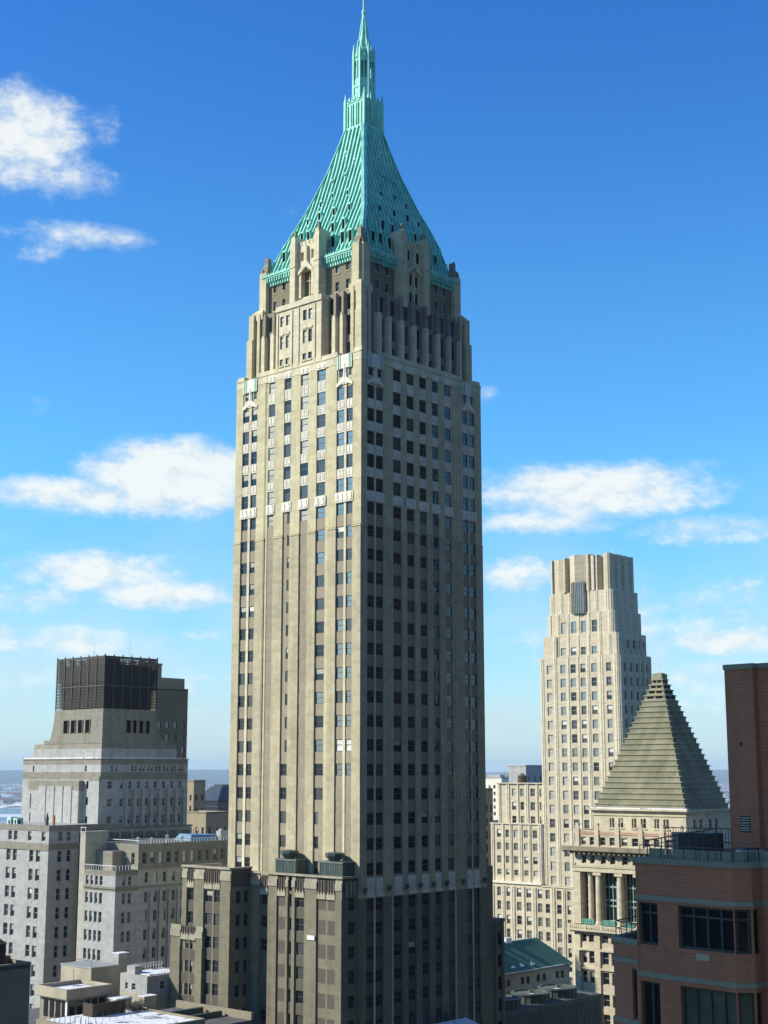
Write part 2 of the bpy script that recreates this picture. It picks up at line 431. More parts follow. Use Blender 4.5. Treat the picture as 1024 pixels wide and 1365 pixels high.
def pier(fm, s0, s1, zb, grooves=(), thin=None):
    m = MB()
    d = -.08
    def span(a, b, o, z0, z1):
        cuts = [a] + [g for g in grooves if a < g < b] + [b]
        for i in range(len(cuts) - 1):
            fbox(m, fm, cuts[i] + (.05 if i else 0), cuts[i + 1] - (.05 if i < len(cuts) - 2 else 0), z0, z1, o, D0)
            if i: fbox(m, fm, cuts[i] - .05, cuts[i] + .05, z0, z1, o + .1, D0)
    a, b = s0, s1
    if thin:
        ta, tb = thin
        fbox(m, fm, ta, tb, zb, 206.9, .08, D0)
        if ta <= s0 + .01: a = tb
        else: b = ta
    span(a, b, 0, 178.7, 207.1)
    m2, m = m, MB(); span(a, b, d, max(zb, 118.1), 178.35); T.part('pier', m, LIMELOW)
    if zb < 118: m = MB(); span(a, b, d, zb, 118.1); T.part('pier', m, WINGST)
    m = m2
    fprism(m, fm, [(a - .04, 178.35), (b + .04, 178.35), (b + .04, 178.6), (a - .04, 178.6)], d - .1, D0)
    T.part('pier', m, LIME)
ZL, ZR = 100, 0
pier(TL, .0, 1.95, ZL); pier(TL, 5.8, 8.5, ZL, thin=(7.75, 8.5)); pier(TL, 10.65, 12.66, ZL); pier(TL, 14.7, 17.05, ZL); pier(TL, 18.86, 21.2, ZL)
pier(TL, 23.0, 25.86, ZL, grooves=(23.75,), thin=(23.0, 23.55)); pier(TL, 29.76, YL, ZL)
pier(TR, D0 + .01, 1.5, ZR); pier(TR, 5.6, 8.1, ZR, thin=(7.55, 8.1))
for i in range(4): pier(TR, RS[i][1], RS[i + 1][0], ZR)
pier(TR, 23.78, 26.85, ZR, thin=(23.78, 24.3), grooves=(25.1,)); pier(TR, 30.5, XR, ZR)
for fm, dd in ((TL, LD), (TR, RD)):
    for (p, q) in dd:
        m = MB(); fbox(m, fm, p[1], q[0], 0, 203.2, D0 - .12, D0 + .1); T.part('mullion', m, LIMEHI)
# ornamented spandrel panels of the upper storeys
def spandrel(fm, a, b, z0, z1, deep=.05, teeth=False):
    m = MB(); fbox(m, fm, a, b, z0, z1, D0 - deep, D0 - .003)
    n = 2 if not teeth else max(2, int((b - a) / .9)); wd = (b - a) / n
    for i in range(n):
        c0, c1 = a + wd * i + .1, a + wd * (i + 1) - .1
        if teeth:
            fprism(m, fm, [(c0 + .1, z0 + .25), (c1 - .1, z0 + .25), ((c0 + c1) / 2 + .12, z1 - .2), ((c0 + c1) / 2 - .12, z1 - .2)], D0 - deep - .1, D0 - deep - .002)
        else:
            for k in range(3):
                t = c0 + (c1 - c0) * (k + .5) / 3; fbox(m, fm, t - .09, t + .09, z0 + .25 + .1 * (k % 2), z1 - .25, D0 - deep - .08, D0 - deep - .002)
            fbox(m, fm, c0, c1, z1 - .2, z1 - .08, D0 - deep - .06, D0 - deep - .002)
    T.part('spandrel', m, TERRA)
for fm, sg, db in ((TL, LS, LD), (TR, RS, RD)):
    for a, b in sg:
        for k in range(1, 6): spandrel(fm, a + .03, b - .03, UP[k][1] + .03, (UP[k - 1][0]) - .03)
        spandrel(fm, a - .25, b + .25, 182.78, 184.5, .28, True)
        spandrel(fm, a + .05, b - .05, 207.02, 208.2, .2, True)
    for p, q in db:
        for k in range(2, 6):
            for a, b in (p, q): spandrel(fm, a + .03, b - .03, UP[k][1] + .03, UP[k - 1][0] - .03)
        spandrel(fm, p[0] - .2, q[1] + .2, 182.78, 184.5, .28, True)
        # gabled hood over the top pair of windows and its green tracery
        m = MB(); a, b = p[0], q[1]; c = (a + b) / 2
        fprism(m, fm, [(a, 202.97), (a, 203.5), (c - .5, 204.5), (c + .5, 204.5), (b, 203.5), (b, 202.97), (c, 203.75)], D0 - .32, D0 - .003)
        fprism(m, fm, [(c - .55, 203.3), (c + .55, 203.3), (c + .25, 206.2), (c - .25, 206.2)], D0 - .26, D0 - .01)
        T.part('window_hood', m, TERRA)
        m = MB()
        for s0, s1 in ((a + .15, a + .45), (a + .68, a + .95), (b - .95, b - .68), (b - .45, b - .15)):
            fprism(m, fm, [(s0, 206.1), (s1, 206.1), (s1, 208.3), ((s0 + s1) / 2, 208.8), (s0, 208.3)], D0 - .34, D0 - .05)
        fbox(m, fm, c - .07, c + .07, 203.4, 207, D0 - .33, D0 - .265)
        T.part('tracery', m, PATINAPALE)
        m = MB(); fprism(m, fm, [(a + 1.05, 206.2), (b - 1.05, 206.2), (b - 1.05, 208.6), (a + 1.05, 208.6)], D0 - .28, D0 - .02); T.part('tracery_panel', m, TERRA)
# top cornice band and parapet, cut back at the double bays
m = MB()
def bandrun(fm, a, b):
    fbox(m, fm, a, b, 207.15, 208.5, -.03, 1.0); fbox(m, fm, a, b, 208.5, 208.75, -.12, 1.0); fbox(m, fm, a + .04, b - .04, 208.75, 209.45, .12, 1.0)
for fm, db, end in ((TL, LD, YL), (TR, RD, XR)):
    bandrun(fm, -.03 if fm is TL else 1.01, db[0][0][0]); bandrun(fm, db[0][1][1], db[1][0][0]); bandrun(fm, db[1][1][1], end)
    for p, q in db: fbox(m, fm, p[0], q[1], 206.2, 208.0, D0 + .05, 1.0)
m.box(1.0, XR, YL - 1, YL, 207.3, 209.4); m.box(XR - 1, XR, 1.0, YL - 1, 207.3, 209.4); m.box(1.0, XR - 1, 1.0, YL - 1, 207.35, 208.3)
T.part('cornice', m, LIMEHI)
# dark window string course blocks at the 36th floor on the shaded front
for a, b in RS + [x for p in RD for x in p]:
    m = MB(); fbox(m, TR, a + .1, b - .1, 118.15, 121.2, D0 - .22, D0 - .004)
    for k in range(4): fbox(m, TR, a + .2 + k * (b - a - .4) / 4, a + .12 + (k + 1) * (b - a - .4) / 4, 118.5, 120.6, D0 - .3, D0 - .222)
    fprism(m, TR, [(a + .02, 118.15), (b - .02, 118.15), (b - .1, 118.7), (a + .1, 118.7)], D0 - .4, D0 - .301)
    T.part('frieze_panel', m, TERRA)
for s in (.75, 6.6, 10.9, 14.3, 17.7, 21.1, 25.6, 31.4):
    m = MB(); fbox(m, TR, s - .22, s + .22, 119.2, 119.8, -.75, -.16); fbox(m, TR, s - .14, s + .14, 118.9, 119.2, -.5, -.16); T.part('gargoyle', m, PATINAGR)

# ---------------- crown: set-back storeys above the cornice
BX0, BY0, BX1, BY1 = 1.9, 1.9, 31.0, 30.1
m = MB()
BR = [(217.4, 220.2), (212.8, 216.4), (209.4, 211.4)]
lcols = [(4.1, 5.4), (6.3, 7.2), (8.3, 9.5), (21.8, 22.9), (24.1, 25.2), (27.2, 28.5)]
rcols = [(3.4, 4.7), (6.6, 7.7), (9.4, 10.7), (12.9, 14.1), (16.2, 17.4), (19.6, 20.8), (22.8, 24.0), (25.9, 27.1), (28.9, 29.8)]
for fm, s1, cols in ((('L', BX0), BY1, lcols), (('R', BY0), BX1, rcols)):
    T.grid(m, fm, 1.9, s1, 208.3, 221.0, cols, BR, .35, 0, {'dark': 4, 'mid': 3})
m.poly([(BX1, BY0, 208.3), (BX1, BY1, 208.3), (BX1, BY1, 221), (BX1, BY0, 221)]); m.poly([(BX0, BY1, 208.3), (BX1, BY1, 208.3), (BX1, BY1, 221), (BX0, BY1, 221)])
m.poly([(BX0, BY0, 221), (BX1, BY0, 221), (BX1, BY1, 221), (BX0, BY1, 221)])
T.part('crown_wall', m, LIMEDK)  # darker stone paints shade into the recesses between the buttresses
def fin(fm, a, b, zl, zu, mat=LIMEHI, d=-.85):
    """stepped buttress: broad lower shaft, thinner weathered upper shaft with a chamfered cap"""
    m = MB(); fbox(m, fm, a, b, 208.3, zl, d, -.002, 0)
    fprism(m, fm, [(a, zl), (b, zl), (b - .2, zl + .7), (a + .2, zl + .7)], d, -.002, 0)
    c, w2 = (a + b) / 2, (b - a) * .36
    fbox(m, fm, c - w2, c + w2, zl + .7, zu - .5, d + .28, -.002, 1)
    fprism(m, fm, [(c - w2, zu - .5), (c + w2, zu - .5), (c + w2 * .4, zu), (c - w2 * .4, zu)], d + .32, -.002, 1)
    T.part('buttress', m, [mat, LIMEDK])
BL, BRf = ('L', BX0), ('R', BY0)
for a, b in ((5.5, 6.2), (7.3, 8.15), (23.0, 23.9), (25.4, 26.3)): fin(BL, a, b, 216.0, 220.9)
for i, (a, b) in enumerate(((5.0, 6.5), (7.8, 9.1), (11.1, 12.5), (14.4, 15.8), (17.8, 19.1), (21.2, 22.4), (24.4, 25.5), (27.5, 28.5))): fin(BRf, a + .22, b - .22, 216.3 - .25 * (i % 2), 221.4)
# four corner blocks of the crown with louvred tops
for (x, y, sxn, syn) in ((1.05, 1.05, 1, 1), (1.05, 30.3, 1, -1), (31.2, 1.05, -1, 1), (31.2, 30.3, -1, -1)):
    m = MB(); q = lambda o, l: sorted((x + sxn * o, x + sxn * (o + l))) ; r = lambda o, l: sorted((y + syn * o, y + syn * (o + l)))
    m.box(*q(0, 1.5), *r(0, 1.5), 208.3, 216.6); m.box(*q(.25, 1.3), *r(.25, 1.3), 216.6, 221.4)
    m.box(*q(.45, 1.7), *r(2.3, .7), 208.3, 221.3); m.box(*q(2.3, .7), *r(.45, 1.7), 208.3, 221.3)
    m.box(*q(.6, 3.0), *r(.6, 3.0), 220.3, 221.8); m.box(*q(.5, 1.0), *r(.5, 1.0), 216.8, 217.6)
    m.frustum(*q(.7, 2.8), *r(.7, 2.8), 221.8, *q(1.2, 1.8), *r(1.2, 1.8), 222.4)
    T.part('corner_block', m, [LIME])
# projecting centre bay of the sunlit front
m = MB(); f = ('L', .2)
cb_c = [(18.0, 18.9), (19.5, 20.4), (12.2, 13.15), (13.6, 14.55)]
cb_r = [(217.0, 218.9), (212.8, 215.1), (209.75, 210.9)]
T.grid(m, f, 9.75, 21.45, 208.4, 220.6, cb_c, cb_r, .3, 0, {'blind': 5, 'sky': 2, 'halfpale': 2, 'mid': 2})
for y in (9.75, 21.45): m.poly([(.2, y, 208.4), (2.4, y, 208.4), (2.4, y, 220.6), (.2, y, 220.6)])
m.poly([(.2, 9.75, 220.6), (4, 9.75, 220.6), (4, 21.45, 220.6), (.2, 21.45, 220.6)])
m.box(-.05, .2, 9.7, 21.5, 219.9, 220.3); m.box(.0, .2, 9.75, 21.45, 220.3, 220.9); m.box(.2, 2.5, 9.6, 9.75, 219.9, 220.9); m.box(.2, 2.5, 21.45, 21.6, 219.9, 220.9)
for s in (9.95, 11.5, 15.6, 17.3, 21.0): m.box(.04, .2, s - .2, s + .2, 208.6, 219.6)
for a, b in cb_c: m.box(.05, .2, a - .1, b + .1, 215.3, 215.75); m.box(-.05, .2, a - .12, b + .12, 209.35, 209.6)
T.part('centre_bay', m, LIMEHI)

# ---------------- attic under the roof, corner turrets
AX0, AY0, AX1, AY1 = 3.3, 3.3, 29.6, 28.4
m = MB()
for fm, s1, cols in ((('L', AX0), AY1, [(6.0, 6.9), (8.6, 9.5), (22.4, 23.2), (24.8, 25.6)]), (('R', AY0), AX1, [(7.0, 7.9), (9.6, 10.5), (23.0, 23.9), (25.4, 26.3)])):
    T.grid(m, fm, 3.3, s1, 221, 228.2, cols, [(225.4, 227.2), (222.0, 223.7)], .25, 0, {'mid': 3, 'dark': 3, 'sky': 1})
    for a, b in cols:
        for z in (225.3, 221.9): fbox(m, fm, a - .12, b + .12, z - .15, z, -.12, -.002, 1)
m.poly([(AX1, AY0, 221), (AX1, AY1, 221), (AX1, AY1, 228.2), (AX1, AY0, 228.2)]); m.poly([(AX0, AY1, 221), (AX1, AY1, 221), (AX1, AY1, 228.2), (AX0, AY1, 228.2)])
T.part('attic_wall', m, [BROWNW, LIME])
for (x, y, sxn, syn) in ((2.45, 2.45, 1, 1), (2.45, 29.1, 1, -1), (30.35, 2.45, -1, 1), (30.35, 29.1, -1, -1)):
    m = MB(); q = lambda o, l: sorted((x + sxn * o, x + sxn * (o + l))); r = lambda o, l: sorted((y + syn * o, y + syn * (o + l)))
    m.box(*q(0, 2.3), *r(.55, 1.75), 220.8, 229.6); m.box(*q(.55, 1.75), *r(0, .55), 220.8, 229.6)
    m.box(*q(.5, 1.7), *r(.5, 1.7), 229.6, 230.9, 1); m.box(*q(.25, .5), *r(.6, .5), 229.6, 230.4, 1); m.box(*q(.6, .5), *r(.25, .25), 229.6, 230.4, 1)
    m.frustum(*q(.5, 1.7), *r(.5, 1.7), 230.9, *q(.9, .95), *r(.9, .95), 231.4, 1)
    m.box(*q(.9, .9), *r(.9, .9), 231.4, 232.7, 1); m.box(*q(1.0, .25), *r(1.0, .25), 232.7, 233.1, 1)
    T.part('corner_turret', m, [LIME, LIMEDK])
# copper cornice with brackets
m = MB()
for fm, runs in ((('L', AX0), ((4.8, 11.7), (19.4, 28.0))), (('R', AY0), ((4.8, 12.1), (20.1, 29.2)))):
    for a, b in runs:
        fbox(m, fm, a, b, 228.25, 228.55, -.85, .6); fbox(m, fm, a, b, 228.55, 228.85, -1.0, .6); fbox(m, fm, a, b, 227.9, 228.25, -.25, .3)
        n = int((b - a) / .62)
        for i in range(n + 1):
            s = a + .15 + i * (b - a - .3) / n
            fprism(m, fm, [(s - .13, 226.75), (s + .13, 226.75), (s + .17, 228.25), (s - .17, 228.25)], -.42 - .0, -.003)
            fbox(m, fm, s - .12, s + .12, 227.45, 228.25, -.78, -.42)
            fprism(m, fm, [(s - .16, 228.85), (s + .16, 228.85), (s, 229.25)], -.98, -.85)
for x0, x1, y0, y1 in ((AX1 - .6, AX1 + .9, AY0, AY1), (AX0, AX1 - .6, AY1 - .6, AY1 + .9)): m.box(x0, x1, y0, y1, 228.25, 228.85)
T.part('copper_cornice', m, PATINA)
# ---------------- pyramid roof: concave sheets with standing seams, hips, small dormers
AXC, AYC = 16.75, 15.4
PROF = [(228.6, 12.75), (229.5, 12.4), (231.0, 11.85), (233.0, 11.2), (236.0, 10.2), (239.0, 9.0), (243.0, 7.35), (250.0, 4.9), (254.5, 3.65), (259.0, 2.45)]
def hw(z):
    for (a, p), (b, q) in zip(PROF, PROF[1:]):
        if z <= b: return p + (q - p) * (z - a) / (b - a)
    return PROF[-1][1]
def cxy(z):
    t = min(1, max(0, (z - 228.6) / 9.0)); return 16.15 + t * .6, 15.9 - t * .5
m = MB(); m.loft([[(cxy(z)[0] - h, cxy(z)[1] - h * .965, z), (cxy(z)[0] + h, cxy(z)[1] - h * .965, z), (cxy(z)[0] + h, cxy(z)[1] + h * .965, z), (cxy(z)[0] - h, cxy(z)[1] + h * .965, z)] for z, h in PROF])
T.part('roof_sheet', m, ROOFCU)
def rpt(face, s, z, out=0.0):
    h = hw(z); o = h + out; X, Y = cxy(z)
    return {0: (X - o, Y + s, z), 1: (X + s, Y - o * .965, z), 2: (X + o, Y + s, z), 3: (X + s, Y + o * .965, z)}[face]
m = MB()
for face in range(4):
    for i in range(-12, 13):
        s0 = i * 1.02 + .0
        zs = [z for z, h in PROF if h > abs(s0) + .15]
        if len(zs) < 2: continue
        ztop = None
        for (a, p), (b, q) in zip(PROF, PROF[1:]):
            if q <= abs(s0) + .12 <= p: ztop = a + (b - a) * (p - abs(s0) - .12) / (p - q)
        if ztop: zs = [z for z in zs if z < ztop - .2] + [ztop]
        ring = [[rpt(face, s0 - .2, z, -.03), rpt(face, s0 + .2, z, -.03), rpt(face, s0 + .15, z, .34), rpt(face, s0 - .15, z, .34)] for z in zs]
        m.loft(ring)
T.part('standing_seams', m, PATINA)
m = MB()
for sx_, sy_ in ((-1, -1), (1, -1), (1, 1), (-1, 1)):
    rr = []
    for z, h in PROF:
        x, y = cxy(z)[0] + sx_ * (h + .1), cxy(z)[1] + sy_ * (h * .965 + .1)
        rr.append([(x - .42 * sy_, y + .42 * sx_, z), (x + .12 * sx_, y + .12 * sy_, z + .1), (x + .42 * sy_, y - .42 * sx_, z), (x - .3 * sx_, y - .3 * sy_, z)])
    m.loft(rr)
T.part('roof_hips', m, PATINA)
def dormer(face, s, z, wd=.75, ht=1.9):
    """small copper dormer: cheeks, hipped lid, dark opening"""
    n = [(-1, 0), (0, -1), (1, 0), (0, 1)][face]; t = (0, 1) if face in (0, 2) else (1, 0)
    def pt(ds, dn, zz):
        b = rpt(face, s, z, .12); return (b[0] + t[0] * ds + n[0] * dn, b[1] + t[1] * ds + n[1] * dn, zz)
    m = MB(); a = wd / 2
    m.loft([[pt(-a, 0, z), pt(a, 0, z), pt(a, -1.6, z), pt(-a, -1.6, z)], [pt(-a, 0, z + ht), pt(a, 0, z + ht), pt(a, -1.6, z + ht), pt(-a, -1.6, z + ht)]])
    m.loft([[pt(-a - .12, .12, z + ht), pt(a + .12, .12, z + ht), pt(a + .12, -1.6, z + ht), pt(-a - .12, -1.6, z + ht)], [pt(-.1, -.05, z + ht + .45), pt(.1, -.05, z + ht + .45), pt(.1, -1.8, z + ht + .45), pt(-.1, -1.8, z + ht + .45)]])
    o = T.part('dormer', m, PATINA)
    v = MB(); v.poly([pt(-a + .1, .012, z + .25), pt(a - .1, .012, z + .25), pt(a - .1, .012, z + ht - .1), pt(-a + .1, .012, z + ht - .1)]); T.part('dormer_opening', v, VOID, o)
for face in (0, 1):
    for s, z, wd, ht in ((-9.0, 230.6, 1.0, 2.5), (-7.0, 230.8, 1.0, 2.5), (-4.6, 230.8, .95, 2.3), (-5.6, 234.4, .85, 2.1), (-3.0, 234.2, .9, 2.2), (8.3, 231.0, .95, 2.3), (6.2, 231.2, .95, 2.4), (5.2, 234.6, .85, 2.0), (3.4, 234.4, .85, 2.0),
                         (-5.2, 238.4, .75, 1.5), (2.6, 238.8, .8, 1.6), (-1.2, 238.6, .8, 1.6), (5.6, 238.6, .7, 1.3), (-3.2, 242.5, .65, 1.2), (.9, 243.0, .65, 1.2), (3.6, 242.0, .65, 1.2), (-1.0, 247, .55, 1.0), (2.2, 246.5, .55, 1.0), (-2.4, 250, .45, .8), (.5, 252.5, .45, .8)):
        dormer(face, s, z, wd, ht)
# ---------------- stone gabled dormers in the middle of each front
def gable(face):
    L = face == 'L'; f = ('L', 0) if L else ('R', 0)
    a0, a1, b0, b1 = (12.0, 13.3, 18.1, 19.4) if L else (12.2, 13.7, 18.3, 19.9)
    d0 = 1.5 if L else 1.55
    zb = 220.6 if L else 219.8
    m = MB(); c = (a1 + b0) / 2
    for s0, s1, zt in ((a0, a1, 233.2), (b0, b1, 233.0)):
        fbox(m, f, s0, s1, zb, zt, d0, 5.0); fprism(m, f, [(s0, zt), (s1, zt), (s1 - .3, zt + 1.2), (s0 + .3, zt + 1.2)], d0 + .1, 4.6)
        fbox(m, f, s0 + .45, s1 - .45, zt + 1.2, zt + 2.4, d0 + .5, d0 + 1.1, 1)
        fbox(m, f, s0 - .15, s0, zb, 227.5, d0 + .5, 4); fbox(m, f, s1, s1 + .15, zb, 227.5, d0 + .5, 4)
        fbox(m, f, s0 - .02, s1 + .02, 228.2, 228.5, d0 - .1, d0)
    nich = (c - 1.55, c + 1.55, 222.3, 227.3) if L else None
    wf = (f[0], d0 + .8)
    if L:
        wall(m, wf, a1, b0, zb, 232.2, [nich, (c - 1.75, c - .95, 229.3, 231.0), (c + .95, c + 1.75, 229.3, 231.0)], 1.6)
        for s in (c - 1.55, c + 1.55): fbox(m, f, s - .22, s + .22, 222.3, 227.0, d0 + .5, d0 + .8)
    else:
        cols = [(c - 1.2, c - .35), (c + .35, c + 1.2)]
        T.grid(m, wf, a1, b0, zb, 232.2, [], [], .3)
        for a, b in cols:
            for z in (221.3, 224.6): fbox(m, f, a - .2, a, z - .2, z + 2.1, d0 + .55, d0 + .8)
        for s in (c - 1.5, c, c + 1.5): fbox(m, f, s - .2, s + .2, zb, 227.4, d0 + .45, d0 + .8)
    # ogee hood, mullion above, stepped parapet
    fprism(m, f, [(c - 1.9, 226.6), (c - 1.9, 227.2), (c - 1.0, 228.1), (c - .3, 228.9), (c - .22, 231.9), (c + .22, 231.9), (c + .3, 228.9), (c + 1.0, 228.1), (c + 1.9, 227.2), (c + 1.9, 226.6), (c + 1.2, 227.0), (c, 227.9), (c - 1.2, 227.0)], d0 + .3, d0 + .8)
    for i in range(5):
        s = a1 + (b0 - a1) * i / 5; fbox(m, f, s + .1, s + (b0 - a1) / 5 - .1, 232.2, 233.0, d0 + .8, 3.6)
    fbox(m, f, a1, b0, 231.4, 232.2, d0 + 2.2, 7.0)
    # cheek walls running back into the roof, crenellated
    for s0 in (a0 - .05, b1 - .5):
        fbox(m, f, s0, s0 + .55, 227, 231.9, 3.4, 6.6, 1)
        for k in range(3): fbox(m, f, s0, s0 + .55, 231.9, 232.6, 3.6 + k, 4.2 + k, 1)
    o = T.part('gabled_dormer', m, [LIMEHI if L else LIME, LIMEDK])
    v = MB()
    if L:
        fbox(v, f, c - 1.55, c + 1.55, 222.3, 227.3, d0 + 2.41, d0 + 2.5)
        for s in (c - 1.35, c + 1.35): fbox(v, f, s - .4, s + .4, 229.3, 231, d0 + 2.41, d0 + 2.5)
        T.part('opening', v, VOID, o)
        v = MB(); fbox(v, f, c - .08, c + .08, 222.3, 226.8, d0 + 1.4, d0 + 1.55); fbox(v, f, c - 1.5, c + 1.5, 225.4, 225.55, d0 + 1.4, d0 + 1.55); T.part('tracery', v, LIME, o)
    else:
        for s0, s1 in cols:
            for z in (221.3, 224.6): v.poly([fp(f, s0, z, d0 + .79), fp(f, s1, z, d0 + .79), fp(f, s1, z + 2.0, d0 + .79), fp(f, s0, z + 2.0, d0 + .79)])
        for s in (c - 1.3, c + 1.3): v.poly([fp(f, s - .35, 229.2, d0 + .79), fp(f, s + .35, 229.2, d0 + .79), fp(f, s + .35, 231.2, d0 + .79), fp(f, s - .35, 231.2, d0 + .79)])
        T.part('opening', v, VOID, o)
gable('L'); gable('R')
# ---------------- lantern and spire
SXC, SYC = 16.75, 15.4
m = MB(); h = 2.5
m.box(SXC - h, SXC + h, SYC - h, SYC + h, 258.6, 264.2)
for sx_ in (-1, 1):
    for sy_ in (-1, 1):
        x, y = SXC + sx_ * h, SYC + sy_ * h
        m.box(x - .25, x + .25, y - .25, y + .25, 258.2, 264.9); m.frustum(x - .2, x + .2, y - .2, y + .2, 264.9, x - .04, x + .04, y - .04, y + .04, 266.4)
for k in range(4):
    for i in range(3):
        s = (i - 1) * 1.35
        for ds in (-.5, .0, .5) if i == 1 else (-.45, .45):
            pass
        for dd in (-.42, .42):
            q = s + dd; hh = h + .12
            x, y = {0: (SXC - hh, SYC + q), 1: (SXC + q, SYC - hh), 2: (SXC + hh, SYC + q), 3: (SXC + q, SYC + hh)}[k]
            m.box(x - .1, x + .1, y - .1, y + .1, 259.4, 263.8)
        x, y = {0: (SXC - h, SYC + s), 1: (SXC + s, SYC - h), 2: (SXC + h, SYC + s), 3: (SXC + s, SYC + h)}[k]
        m.box(x - .62, x + .62, y - .12, y + .12, 264.2, 264.5) if k in (1, 3) else m.box(x - .12, x + .12, y - .62, y + .62, 264.2, 264.5)
        m.frustum(x - .3, x + .3, y - .3, y + .3, 264.5, x - .05, x + .05, y - .05, y + .05, 265.5)
        if i < 2:
            s2 = s + .67; x, y = {0: (SXC - h, SYC + s2), 1: (SXC + s2, SYC - h), 2: (SXC + h, SYC + s2), 3: (SXC + s2, SYC + h)}[k]
            m.frustum(x - .14, x + .14, y - .14, y + .14, 264.2, x - .03, x + .03, y - .03, y + .03, 265.9)
m.box(SXC - h - .14, SXC + h + .14, SYC - h - .14, SYC + h + .14, 258.7, 259.2)
T.part('lantern_base', m, PATINA)
m = MB(); a0 = R(22.5)
m.lathe(SXC, SYC, [(2.15, 264.0), (2.15, 267.2), (2.3, 267.4), (2.3, 267.8), (2.12, 268.0), (2.12, 269.2)], 8, 0, a0)
m.lathe(SXC, SYC, [(1.5, 269.2), (1.5, 273.0)], 8, 1, a0)
m.lathe(SXC, SYC, [(2.1, 272.8), (2.2, 273.1), (2.1, 273.4), (1.75, 275.4), (1.2, 276.2)], 8, 0, a0)
for k in range(8):
    a = a0 + k * math.pi / 4; x, y = SXC + 2.12 * math.cos(a), SYC + 2.12 * math.sin(a)
    m.box(x - .2, x + .2, y - .2, y + .2, 264.2, 275.0); m.frustum(x - .17, x + .17, y - .17, y + .17, 275.0, x - .03, x + .03, y - .03, y + .03, 276.5)
    a = k * math.pi / 4; x, y = SXC + 1.85 * math.cos(a), SYC + 1.85 * math.sin(a)
    m.box(x - .12, x + .12, y - .12, y + .12, 269.0, 273.2, 0)
    m.frustum(x - .3, x + .3, y - .3, y + .3, 273.6, x - .05, x + .05, y - .05, y + .05, 276.0)
T.part('lantern', m, [PATINA, PATINADK])
m = MB(); m.lathe(SXC, SYC, [(1.25, 275.6), (1.05, 277.2), (.62, 280.0), (.42, 281.8), (.55, 281.9), (.55, 282.2), (.4, 282.3), (.4, 283.4), (.5, 283.5), (.5, 283.8), (.26, 284.4), (.2, 286.6), (.12, 291.5)], 8, 0, a0)
for k in range(8):
    a = a0 + k * math.pi / 4
    m.bar((SXC + 1.3 * math.cos(a), SYC + 1.3 * math.sin(a), 275.6), (SXC + .46 * math.cos(a), SYC + .46 * math.sin(a), 281.8), .16)
    x, y = SXC + 1.35 * math.cos(a), SYC + 1.35 * math.sin(a); m.frustum(x - .14, x + .14, y - .14, y + .14, 275.6, x - .03, x + .03, y - .03, y + .03, 277.6)
T.part('spire', m, PATINA)

# ---------------- lower wings in front of the shaft
m = MB()
WF2, WF1 = ('L', -3.5), ('L', -8.0)
W2c = [(17.4, 19.25), (8.85, 10.85)]
W2r = rows(118.4, 3.72, 2.0, 10)
cols2 = [(17.45, 19.2), (11.75, 12.5), (8.9, 10.8)]
T.grid(m, WF2, .4, 21.6, 0, 118.9, cols2, W2r, .25, 0, {'dark': 4, 'mid': 3, 'sky': 1})
for a, b in ((13.15, 15.1),):
    for c, d in W2r: fbox(m, WF2, a, b, c, d, -.012, .2, 1)
for a, b in ((4.1, 5.9), (1.9, 3.7)):
    for c, d in W2r: fbox(m, WF2, a, b, c - .1, d + .1, -.012, .2, 1)
T.grid(m, ('R', .4), -3.5, .0, 0, 118.9, [(-2.2, -.7)], W2r, .3, 0, 'dark')
m.poly([(-3.5, .4, 118.9), (0, .4, 118.9), (0, 21.6, 118.9), (-3.5, 21.6, 118.9)])
# first wing, further out and lower on its far corner
W1r = rows(118.5, 3.72, 1.95, 10)
T.grid(m, WF1, 21.6, 33.9, 0, 119.2, [(30.85, 32.55), (26.3, 28.1), (24.25, 25.9)], W1r, .25, 0, {'dark': 5, 'half': 2, 'mid': 1})
T.grid(m, ('R', 21.6), -8, -3.5, 0, 119.2, [(-6.9, -5.9), (-5.1, -4.2)], W1r, .3, 0, 'dark')
m.poly([(-8, 33.9, 100), (2, 33.9, 100), (2, 33.9, 119.2), (-8, 33.9, 119.2)])
T.grid(m, ('L', -8.4), 27.95, 36.1, 0, 110.9, [(31.6, 33.5), (29.7, 31.3)], rows(110.6, 3.72, 1.95, 8), .25, 0, {'dark': 5, 'half': 2})
m.poly([(-8.4, 27.95, 0), (-8, 27.95, 0), (-8, 27.95, 112.4), (-8.4, 27.95, 112.4)])
m.poly([(-8.4, 36.1, 0), (2, 36.1, 0), (2, 36.1, 112.4), (-8.4, 36.1, 112.4)])
m.box(-8.4, 2, 33.9, 36.1, 110.9, 112.3); m.box(-8.4, -8.0, 27.95, 33.9, 110.9, 112.3)
# storey bands between window pairs
T.part('lower_wing_wall', m, [WINGST, SPANDK])
for fm, cc, rr_ in ((WF1, ((30.85, 32.55), (26.3, 28.1), (24.25, 25.9)), W1r), (WF2, cols2, W2r), (('L', -8.4), ((31.6, 33.5), (29.7, 31.3)), rows(110.6, 3.72, 1.95, 8))):
    for a, b in cc:
        for c, d in rr_:
            if c > 80: m = MB(); fbox(m, fm, a, b, c - 1.7, c - .03, -.01, .3); T.part('wing_spandrel', m, SPANDK)
def wpier(fm, a, b, zt, out=.28, mat=WINGST):
    m = MB(); fbox(m, fm, a, b, 0, zt - 3.4, -out, 0); fbox(m, fm, a, b, zt - 3.4, zt - 1.9, -out + .1, 0)
    fbox(m, fm, a - .05, b + .05, zt - 1.9, zt - .8, -out - .05, 0, 1); fbox(m, fm, a - .05, b + .05, zt - .8, zt, -out + .12, 0, 1)
    T.part('wing_pier', m, [mat, WINGHI])
